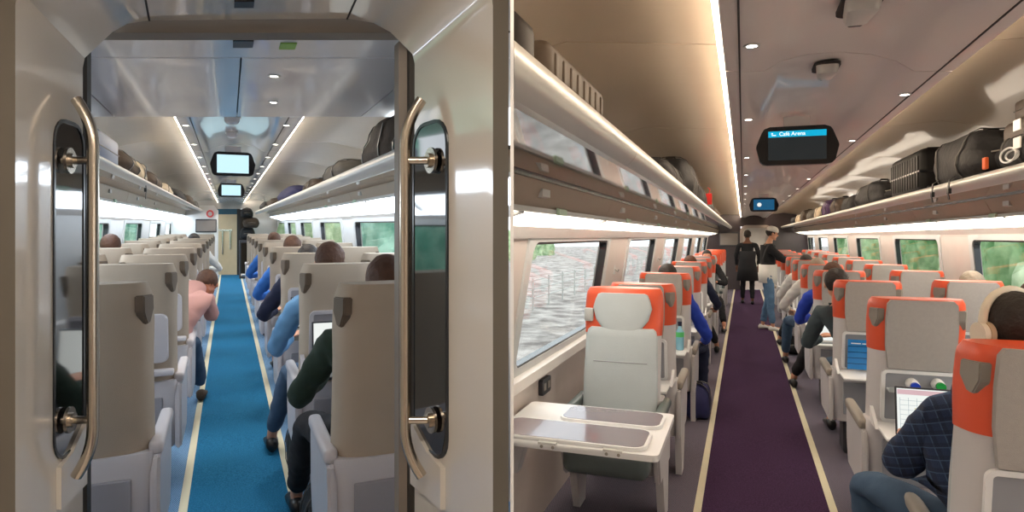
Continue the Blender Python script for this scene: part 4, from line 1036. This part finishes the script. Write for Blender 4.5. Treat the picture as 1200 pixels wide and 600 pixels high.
def person(label, base, J, place, top, trousers, hair, skin='skin', hyaw=0, hpitch=0, sleeve='long', shoe='black', toe=(0, 1, 0), coat=0, cap=None, headphones=False, extra_top=None, bulk=0):
    P = dict(base); P.update(J); P = {k: Vector(v) for k, v in P.items()}
    place = list(place)
    if base is SEATED: place[2] += .05*(1 if len(place) < 5 else -1)
    root = thing('person', label, 'person'); pose(root, *place)
    R = {'pelvis': (.125, .10), 'waist': (.115, .09), 'chest': (.135, .095), 'neck': .052, 'shL': .055, 'shR': .055, 'elL': .040, 'elR': .040, 'wrL': .027, 'wrR': .027,
         'hipL': .078, 'hipR': .078, 'knL': .054, 'knR': .054, 'anL': .036, 'anR': .036}
    V = {k: (P[k], R[k]) for k in R}
    V['skull'] = (P['head']+Vector((0, -.01, -.05)), .05)
    V['upperchest'] = (P['chest'].lerp((P['shL']+P['shR'])/2, .75), (.11, .075))
    E = [('pelvis', 'waist'), ('waist', 'chest'), ('chest', 'upperchest'), ('upperchest', 'neck'), ('neck', 'skull'), ('upperchest', 'shL'), ('upperchest', 'shR'), ('shL', 'elL'), ('elL', 'wrL'), ('shR', 'elR'), ('elR', 'wrR'),
         ('pelvis', 'hipL'), ('pelvis', 'hipR'), ('hipL', 'knL'), ('knL', 'anL'), ('hipR', 'knR'), ('knR', 'anR')]
    for s_ in 'LR':
        V['calf'+s_] = (P['kn'+s_].lerp(P['an'+s_], .35)-Vector(toe)*.015, .052); E.remove(('kn'+s_, 'an'+s_)); E += [('kn'+s_, 'calf'+s_), ('calf'+s_, 'an'+s_)]
        V['heel'+s_] = (P['an'+s_]+Vector((0, 0, -.05)), .032); V['toe'+s_] = (P['an'+s_]+Vector(toe)*.15+Vector((0, 0, -.065)), .026); E += [('an'+s_, 'heel'+s_), ('heel'+s_, 'toe'+s_)]
    b = skinned(V, E, 'pelvis')
    # hands: palm and five bent fingers each
    for s_, sg in (('L', -1), ('R', 1)):
        w = P['wr'+s_]; d = (w-P['el'+s_]).normalized(); side = d.cross(Vector((0, 0, 1))).normalized(); upv = side.cross(d).normalized()
        palm = w+d*.055
        pb = bmesh.new()
        Mx = Matrix((side, d, upv)).transposed()
        ball(b, palm, (.040, .055, .016), 14, Mx)
        for k, (off, ln) in enumerate(((-.030, .065), (-.010, .078), (.010, .072), (.029, .056))):
            a = w+d*.09+side*off; p1 = a+d*ln*.45-upv*.008; p2 = p1+d*ln*.3-upv*.018; p3 = p2+d*ln*.15-upv*.018
            tube(b, [a-d*.02, a, p1, p2, p3], [.009, .0095, .009, .008, .006], 8)
        a = w+d*.03-side*sg*.030; tube(b, [a, a-side*sg*.022+d*.025, a-side*sg*.030+d*.055-upv*.012], [.011, .011, .008], 8)
        pb.free()
    # head
    H = P['head']; HR = Matrix.Rotation(hyaw, 3, 'Z') @ Matrix.Rotation(hpitch, 3, 'X')
    def hp(x, y, z): return H+HR @ Vector((x, y, z))
    ball(b, hp(0, -.005, .02), (.074, .093, .09), 24, HR); ball(b, hp(0, .022, -.045), (.056, .062, .062), 20, HR)
    ball(b, hp(0, .092, -.012), (.013, .02, .022), 10, HR); ball(b, hp(0, .078, -.052), (.024, .012, .009), 10, HR); ball(b, hp(0, .07, -.088), (.024, .02, .016), 10, HR)
    for sx in (-1, 1):
        ball(b, hp(sx*.076, .0, -.008), (.010, .018, .030), 10, HR); ball(b, hp(sx*.030, .082, .032), (.022, .010, .008), 10, HR)
    b = remesh(b, .0085); body = obj('body', b, skin, root, smooth=True)
    for sx in (-1, 1):
        b = bmesh.new(); ball(b, hp(sx*.030, .080, .012), .010, 10); obj('eye', b, 'black', root, smooth=True)
    # hair
    if hair:
        b = bmesh.new(); bmesh.ops.create_icosphere(b, subdivisions=4, radius=1)
        for v in b.verts:
            n = v.co.normalized(); f = 1+.05*noise.noise(n*7+H)+.025*noise.noise(n*18)
            q = Vector((n.x*.083*f, n.y*.098*f-.014, n.z*.094*f+.030)); 
            if q.y > .03 and q.z < .05: q.y *= .80
            v.co = H+HR @ q
        obj('hair', b, hair, root, smooth=True)
    # clothes
    def g(k, a): r = R[k]; return tuple(x+a for x in r) if isinstance(r, tuple) else r+a
    T = {k: (P[k], g(k, .017)) for k in ('pelvis', 'waist', 'chest', 'shL', 'shR')}
    if bulk:
        for k in ('waist', 'chest', 'shL', 'shR'): T[k] = (T[k][0], tuple(x+bulk for x in T[k][1]) if isinstance(T[k][1], tuple) else T[k][1]+bulk*.3)
    T['upperchest'] = (V['upperchest'][0], (.13+bulk*.5, .095+bulk*.5)); T['collar'] = (P['neck'].lerp(V['upperchest'][0], .35), .062)
    ET = [('pelvis', 'waist'), ('waist', 'chest'), ('chest', 'upperchest'), ('upperchest', 'collar'), ('upperchest', 'shL'), ('upperchest', 'shR')]
    for s_ in 'LR':
        if sleeve == 'long':
            T['el'+s_] = (P['el'+s_], .052+bulk*.6); T['wr'+s_] = (P['wr'+s_].lerp(P['el'+s_], .08), .040); ET += [('sh'+s_, 'el'+s_), ('el'+s_, 'wr'+s_)]
        else:
            T['el'+s_] = (P['sh'+s_].lerp(P['el'+s_], .75), .060); ET += [('sh'+s_, 'el'+s_)]
    if base is STAND: T['lower'] = (P['pelvis']+Vector((0, 0, -.02)), .135); ET.append(('pelvis', 'lower')); T['pelvis'] = (P['pelvis']+Vector((0, 0, .06)), .135)
    if coat:
        b = bmesh.new(); secs = [[P['pelvis']+Vector((w_*math.cos(a), w_*.72*math.sin(a), z)) for a in [2*PI*k/24 for k in range(24)]] for z, w_ in ((-coat, .25), (-.1, .215), (.08, .175), (.3, .20))]; loft(b, secs); obj('coat_skirt', b, top, root, smooth=True)
    obj('jacket' if sleeve == 'long' else 'shirt', crumple(skinned(T, ET, 'chest', 3), .010), top, root, smooth=True)
    if extra_top:
        b = bmesh.new(); secs = [[P['pelvis']+Vector((.155*math.cos(a), .150*math.sin(a), z)) for a in [2*PI*k/20 for k in range(20)]] for z in (-.14, .0, .17)]; loft(b, secs); obj('shirt_hem', b, extra_top, root, smooth=True)
    Q = {'pelvis': (P['pelvis'], .118 if base is STAND else .125), 'belt': (P['pelvis'].lerp(P['waist'], .5), .115)}; EQ = [('pelvis', 'belt')]
    Qw = 1
    for s_ in 'LR':
        Q['hip'+s_] = (P['hip'+s_], .088); Q['kn'+s_] = (P['kn'+s_], .068); Q['calf'+s_] = (V['calf'+s_][0], .064); Q['an'+s_] = (P['an'+s_].lerp(P['kn'+s_], .04), .052)
        EQ += [('pelvis', 'hip'+s_), ('hip'+s_, 'kn'+s_), ('kn'+s_, 'calf'+s_), ('calf'+s_, 'an'+s_)]
    obj('trousers', crumple(skinned(Q, EQ, 'pelvis', 3), .008), trousers, root, smooth=True)
    tv = Vector(toe).normalized(); sv = tv.cross(Vector((0, 0, 1)))
    for s_ in 'LR':
        a = P['an'+s_]; b = bmesh.new(); secs = []
        for y, hw, h in ((-.07, .028, .06), (-.05, .038, .085), (.02, .040, .08), (.08, .046, .055), (.15, .047, .045), (.19, .036, .035), (.205, .02, .02)):
            c0 = Vector((a.x, a.y, a.z-.10))+tv*y
            secs.append([c0+sv*(hw*math.cos(t))+Vector((0, 0, h*.5+h*.5*math.sin(t))) for t in [2*PI*k/14 for k in range(14)]])
        loft(b, secs); obj('shoe', b, shoe, root, smooth=True)
    if cap:
        b = bmesh.new(); secs = []
        for z, k in ((.03, 1.0), (.06, 1.0), (.09, .9), (.115, .65), (.125, .3)):
            secs.append([H+HR @ Vector((.088*k*math.cos(a), .103*k*math.sin(a)-.008, z)) for a in [2*PI*j/24 for j in range(24)]])
        loft(b, secs); c_ = obj('cap', b, cap, root, smooth=True)
        b = bmesh.new(); secs = []
        for y, w_ in ((-.08, .07), (-.12, .065), (-.15, .045)):
            secs.append([H+HR @ Vector((x, y, .03+dz)) for x, dz in ((-w_, 0), (w_, 0), (w_, .008), (-w_, .008))])
        loft(b, secs); obj('peak', b, cap, c_)
    if headphones:
        b = bmesh.new(); tube(b, [H+HR @ Vector((.098*math.cos(a), -.005, .012+.118*math.sin(a))) for a in [PI*k/16 for k in range(17)]], .013, 10); hp_ = obj('headphones', b, 'cream shell', root, smooth=True)
        for sx in (-1, 1):
            b = bmesh.new(); disc(b, H+HR @ Vector((sx*.080, 0, -.01)), .040, HR @ Vector((sx, 0, 0)), 24, .016); obj('ear_pad', b, 'pad tan', hp_, smooth='auto')
            b = bmesh.new(); disc(b, H+HR @ Vector((sx*.096, 0, -.01)), .036, HR @ Vector((sx, 0, 0)), 24, .018); obj('ear_cup', b, 'cream shell', hp_, smooth='auto')
    return root
mat('pad tan', (196, 170, 140), .6)
# purple-carpet carriage
person('man in navy tartan blazer, jeans and cream headphones working at a laptop', SEATED,
       dict(head=(-.03, .10, 1.30), neck=(-.05, .16, 1.13), shL=(-.205, .24, .97), elL=(-.29, .40, .74), wrL=(-.20, .72, .76), shR=(.12, .22, 1.03), elR=(.2, .42, .80), wrR=(.08, .70, .80), chest=(-.06, .24, .90), waist=(-.07, .26, .76), knL=(-.36, .70, .57), anL=(-.30, .74, .12), hipL=(-.12, .27, .57)),
       (RC, .89, 1.90, 0), 'tartan', 'dark jeans', 'hair dark', hyaw=.35, hpitch=-.12, headphones=True, bulk=.03)
person('man with dark hair and dark grey sweater in the third aisle seat', SEATED,
       dict(head=(-.14, .20, 1.24), neck=(-.12, .20, 1.12), shL=(-.24, .22, 1.01), elL=(-.33, .42, .74), wrL=(-.2, .60, .78), shR=(.10, .2, 1.04), chest=(-.08, .2, .95)), (RC, .85, 4.6, 0), 'grey sweater', 'dark jeans', 'hair dark')
person('seated person in royal blue sleeves four rows along right of the purple carpet', SEATED, dict(shL=(-.2, .2, 1.03), elL=(-.29, .36, .76), anL=(-.3, .8, .12)), (RC, .85, 5.94, 0), 'royal blue cloth', 'black cloth', 'hair brown')
person('seated person in white top and dark trousers five rows along right of the purple carpet', SEATED, dict(elL=(-.36, .40, .76), wrL=(-.28, .6, .7), knL=(-.28, .72, .56), anL=(-.30, .8, .12)), (RC, .85, 7.24, 0), 'white cloth', 'dark jeans', 'hair grey')
person('seated person with pale jacket six rows along right of the purple carpet', SEATED, dict(elL=(-.33, .40, .76), anL=(-.3, .85, .12)), (RC, .85, 8.54, 0), 'white cloth', 'black cloth', 'hair dark')
person('grey-haired passenger by the right window two seats beyond the tartan man', SEATED, dict(head=(.16, .3, 1.22), neck=(.1, .24, 1.1)), (RC, 1.55, 4.6, 0), 'white cloth', 'jeans', 'hair grey')
person('brown-haired passenger at the right edge by the near right window', SEATED, dict(head=(.05, .20, 1.25)), (RC, 1.55, 3.3, 0), 'white cloth', 'jeans', 'hair brown')
person('man standing in the purple aisle in white cap, black jacket and light jeans', STAND,
       dict(elL=(-.20, .22, 1.22), wrL=(-.12, .46, 1.24), elR=(.2, .22, 1.20), wrR=(.12, .46, 1.22), anL=(-.12, -.06, .10), anR=(.12, .06, .10), head=(0, .07, 1.65), neck=(0, .03, 1.52)),
       (RC, .42, 11.1, 0, -PI/2+.15), 'black cloth', 'jeans', 'hair dark', 'skin', bulk=.02, shoe='white cloth', cap='white cloth', extra_top='white cloth', hpitch=-.25)
person('person in black coat and dark hair walking away by the end door', STAND, dict(anL=(-.11, .1, .10), anR=(.11, -.08, .10)), (RC, .10, 15.4, 0, 0), 'black cloth', 'black cloth', 'hair dark', 'skin dark', coat=.40)
person('seated person in blue cloth in the second single seat left of the purple carpet', SEATED, dict(elR=(.34, .30, .70), wrR=(.30, .52, .62), knR=(.28, .7, .55), anR=(.26, .74, .12)), (RC, -.68, 5.59, 0), 'royal blue cloth', 'navy cloth', 'hair dark')
person('seated person in dark navy in the fourth single seat left of the purple carpet', SEATED, dict(elR=(.34, .30, .72), wrR=(.30, .52, .66), anR=(.3, .9, .12)), (RC, -.68, 8.09, 0), 'navy cloth', 'black cloth', 'hair brown')
person('person in black with outstretched leg facing the camera far left of the purple carpet', SEATED, dict(knL=(-.24, .74, .50), anL=(-.32, 1.0, .12), elL=(-.34, .35, .76)), (RC, -.66, 11.99, 0, PI), 'black cloth', 'black cloth', 'hair dark')
# blue-carpet carriage
person('man in pale pink t-shirt leaning out over the left side of the blue aisle', SEATED,
       dict(pelvis=(.06, .26, .60), waist=(.12, .34, .76), chest=(.20, .44, .90), neck=(.27, .62, .96), head=(.31, .74, 1.00), shL=(.06, .50, .93), shR=(.32, .46, .92), elR=(.37, .62, .66), wrR=(.18, .80, .62), elL=(.0, .66, .68), wrL=(.1, .84, .64), knL=(.0, .72, .56), anL=(.0, .72, .12), knR=(.2, .74, .54), anR=(.26, .90, .12)),
       (LC, -.515, 4.50, 0), 'pink shirt', 'dark jeans', 'hair brown', 'skin tan', sleeve='short', hpitch=-.9, shoe='bag brown')
person('person in light denim jacket in the second row right of the blue carpet', SEATED,
       dict(head=(-.03, .16, 1.275), neck=(-.03, .16, 1.15), shL=(-.20, .2, 1.04), elL=(-.32, .34, .76), wrL=(-.2, .56, .80), anL=(-.30, .86, .12), knL=(-.2, .7, .56)), (LC, .61, 3.54, 0), 'denim jacket', 'dark jeans', 'hair brown')
person('person with dark green sleeve in the nearest row right of the blue carpet', SEATED,
       dict(head=(.02, .15, 1.255), neck=(.0, .16, 1.14), shL=(-.18, .22, 1.02), elL=(-.30, .40, .76), wrL=(-.14, .66, .82), knL=(-.22, .70, .58), anL=(-.24, 1.05, .12), anR=(.1, .9, .12)), (LC, .61, 2.42, 0), 'green cloth', 'black cloth', 'hair brown')
person('person in navy sweater in the third row right of the blue carpet', SEATED, dict(elL=(-.33, .34, .78), wrL=(-.2, .56, .80), head=(0, .2, 1.22)), (LC, .61, 4.77, 0), 'navy cloth', 'black cloth', 'hair dark')
person('person in bright blue top in the fourth row right of the blue carpet', SEATED, dict(elL=(-.32, .34, .8), head=(0, .17, 1.265)), (LC, .61, 6.02, 0), 'blue cloth', 'jeans', 'hair brown')
person('person in blue shirt in the sixth row right of the blue carpet', SEATED, dict(elL=(-.32, .34, .8), head=(0, .17, 1.265)), (LC, .61, 8.52, 0), 'blue cloth', 'black cloth', 'hair brown')
person('brown-haired passenger by the left window in the fourth row of the blue carriage', SEATED, dict(head=(.0, .17, 1.285)), (LC, -1.07, 5.69, 0), 'white cloth', 'jeans', 'hair brown')
person('passenger in white by the aisle in the seventh row left of the blue carpet', SEATED, dict(elR=(.36, .36, .8)), (LC, -.515, 9.44, 0), 'white cloth', 'black cloth', 'hair dark')

# ------------------------------------------------------------------ things on trays and floor
def laptop(car, s, t, h, w, d, ang, m, label, yaw=0, scr='screen white', body='dark plastic'):
    root = thing('laptop', label, 'laptop'); pose(root, car, s, t, h, yaw)
    b = bmesh.new(); box(b, -w/2, w/2, -d, 0, 0, .015, .004); obj('keyboard_deck', b, body, root)
    b = bmesh.new(); box(b, -w/2+.02, w/2-.02, -d*.55, -.03, .015, .017); obj('keys', b, 'black', root)
    Mx = Matrix.Translation((0, .004, .012)) @ Matrix.Rotation(-ang, 4, 'X')
    b = bmesh.new(); box(b, -w/2, w/2, -.003, .006, 0, d, .003, 1, Mx); ld = obj('lid', b, body, root)
    b = bmesh.new(); box(b, -w/2+.008, w/2-.008, -.0045, -.0032, .014, d-.008, 0, 1, Mx); sc = obj('screen', b, scr, ld)
    return root, sc, Mx
emit('sheet lines', (150, 176, 190), .6); emit('sheet beige', (226, 222, 190), .85); emit('sheet pink', (226, 190, 196), .85)
emit('card blue', (30, 120, 190), .45); emit('card navy', (20, 60, 100), .3)
r_, sc, Mx = laptop(RC, .90, 2.93+.07, .652, .34, .225, .12, None, 'open laptop with a pale spreadsheet in front of the man in tartan', scr='screen white')
b = bmesh.new()
for k in range(7): box(b, -.15, .15, -.0058, -.0048, .03+k*.022, .031+k*.022, 0, 1, Mx)
for k in range(9): box(b, -.15+k*.035, -.149+k*.035, -.0058, -.0048, .03, .175, 0, 1, Mx)
obj('spreadsheet_grid', b, 'sheet lines', sc)
b = bmesh.new(); box(b, -.09, .02, -.0056, -.0047, .06, .13, 0, 1, Mx); obj('spreadsheet_block', b, 'sheet beige', sc)
b = bmesh.new(); box(b, -.16, .16, -.0056, -.0047, .19, .212, 0, 1, Mx); obj('toolbar', b, 'sheet pink', sc)
laptop(LC, .60, 3.36, .75, .32, .235, .1, None, 'open laptop with a pale page in front of the dark green sleeve', body='dark plastic')
laptop(LC, .60, 4.60, .75, .30, .22, .1, None, 'open laptop with pale screen in front of the denim jacket')
laptop(RC, .80, 5.72, .652, .30, .215, .15, None, 'silver laptop in front of the man in the dark grey sweater', body='rack lip')
# small bottles lying in the tray recess of the second seat, papers, card
for s_, m_, lb in ((.84, mat('cap blue', (30, 70, 200), .4), 'small clear bottle with blue cap above the tartan man\'s laptop'), (.965, mat('cap green', (30, 160, 70), .4), 'small clear bottle with green cap above the tartan man\'s laptop')):
    root = thing('water_bottle', lb, 'bottle'); pose(root, RC, s_, 3.215, .865)
    b = bmesh.new(); disc(b, (0, -.045, .0), .021, (0, -1, 0), 18, .02); obj('cap', b, m_, root, smooth='auto')
    b = bmesh.new(); tube(b, [(0, -.045, 0), (0, -.03, 0), (0, .0, 0), (0, .03, 0)], [.016, .026, .028, .028], 16); obj('bottle_body', b, 'white plastic', root, smooth=True)
root = thing('tray_shelf', 'clear shelf with papers holding the two bottles on the second seat back', 'shelf'); pose(root, RC, .885, 3.22, .83)
b = bmesh.new(); box(b, -.15, .15, -.05, .02, -.004, .004); box(b, -.15, .15, -.055, -.05, -.004, .02); obj('lip', b, 'pale leather', root)
b = bmesh.new(); box(b, .07, .12, -.066, -.056, .0, .03, .003); obj('dark_pouch', b, 'dark plastic', root)
root = thing('safety_card', 'bright blue printed card with white text in the third seat\'s tray recess', 'card'); pose(root, RC, .86, 4.545, .67)
Mc = Matrix.Rotation(.155, 4, 'X')
b = bmesh.new(); box(b, -.12, .14, -.02, -.017, 0, .215, 0, 1, Mc); obj('card', b, mat('card blue print', (30, 124, 196), .4), root)
b = bmesh.new()
for k in range(4): box(b, -.12, .14, -.022, -.0195, .04+k*.042, .043+k*.042, 0, 1, Mc)
obj('dark_line', b, mat('card navy', (16, 56, 96), .5), root)
b = bmesh.new(); rq = random.Random(5)
for r0 in range(5):
    for c0 in range(3+(r0 > 2)): box(b, .005+c0*.025, .022+c0*.025, -.0225, -.0198, .03+r0*.024, .043+r0*.024, 0, 1, Mc)
box(b, -.10, -.04, -.0225, -.0198, .185, .192, 0, 1, Mc); box(b, -.03, .10, -.0225, -.0198, .185, .190, 0, 1, Mc)
obj('print', b, 'white plastic', root)
# bottle on the second left single's tray, bags on the floor
root = thing('water_bottle', 'clear blue bottle with green label on the tray behind the pale leather seat', 'bottle'); pose(root, RC, -.53, 5.42, .652)
b = bmesh.new(); tube(b, [(0, 0, 0), (0, 0, .01), (0, 0, .15), (0, 0, .18), (0, 0, .2)], [.028, .034, .034, .016, .014], 18); obj('bottle_body', b, mat('bottle blue', (130, 190, 214), .1, coat=.5), root, smooth=True)
b = bmesh.new(); tube(b, [(0, 0, .11), (0, 0, .15)], .0352, 18); obj('label', b, mat('label green', (80, 190, 110), .5), root, smooth='auto')
b = bmesh.new(); tube(b, [(0, 0, .2), (0, 0, .235)], .017, 14); obj('cap', b, 'navy cloth', root, smooth='auto')
softbag(LC, .50, 3.9, -1.5, .28, .40, .34, 'bag black', 'black bag on the floor beside the legs of the denim jacket', 'holdall', seed=71)
softbag(LC, .47, 3.12, -1.5, .22, .34, .24, 'bag black', 'black bag on the floor in front of the dark green sleeve', 'holdall', seed=72)
softbag(RC, -.40, 5.75, -1.6, .2, .3, .3, 'bag navy', 'royal blue bag beside the second single seat', 'holdall', seed=73, pocket=False)
softbag(RC, .70, 8.9, -1.6, .3, .36, .26, 'bag black', 'black bag on the floor right of the purple carpet', 'holdall', seed=74)
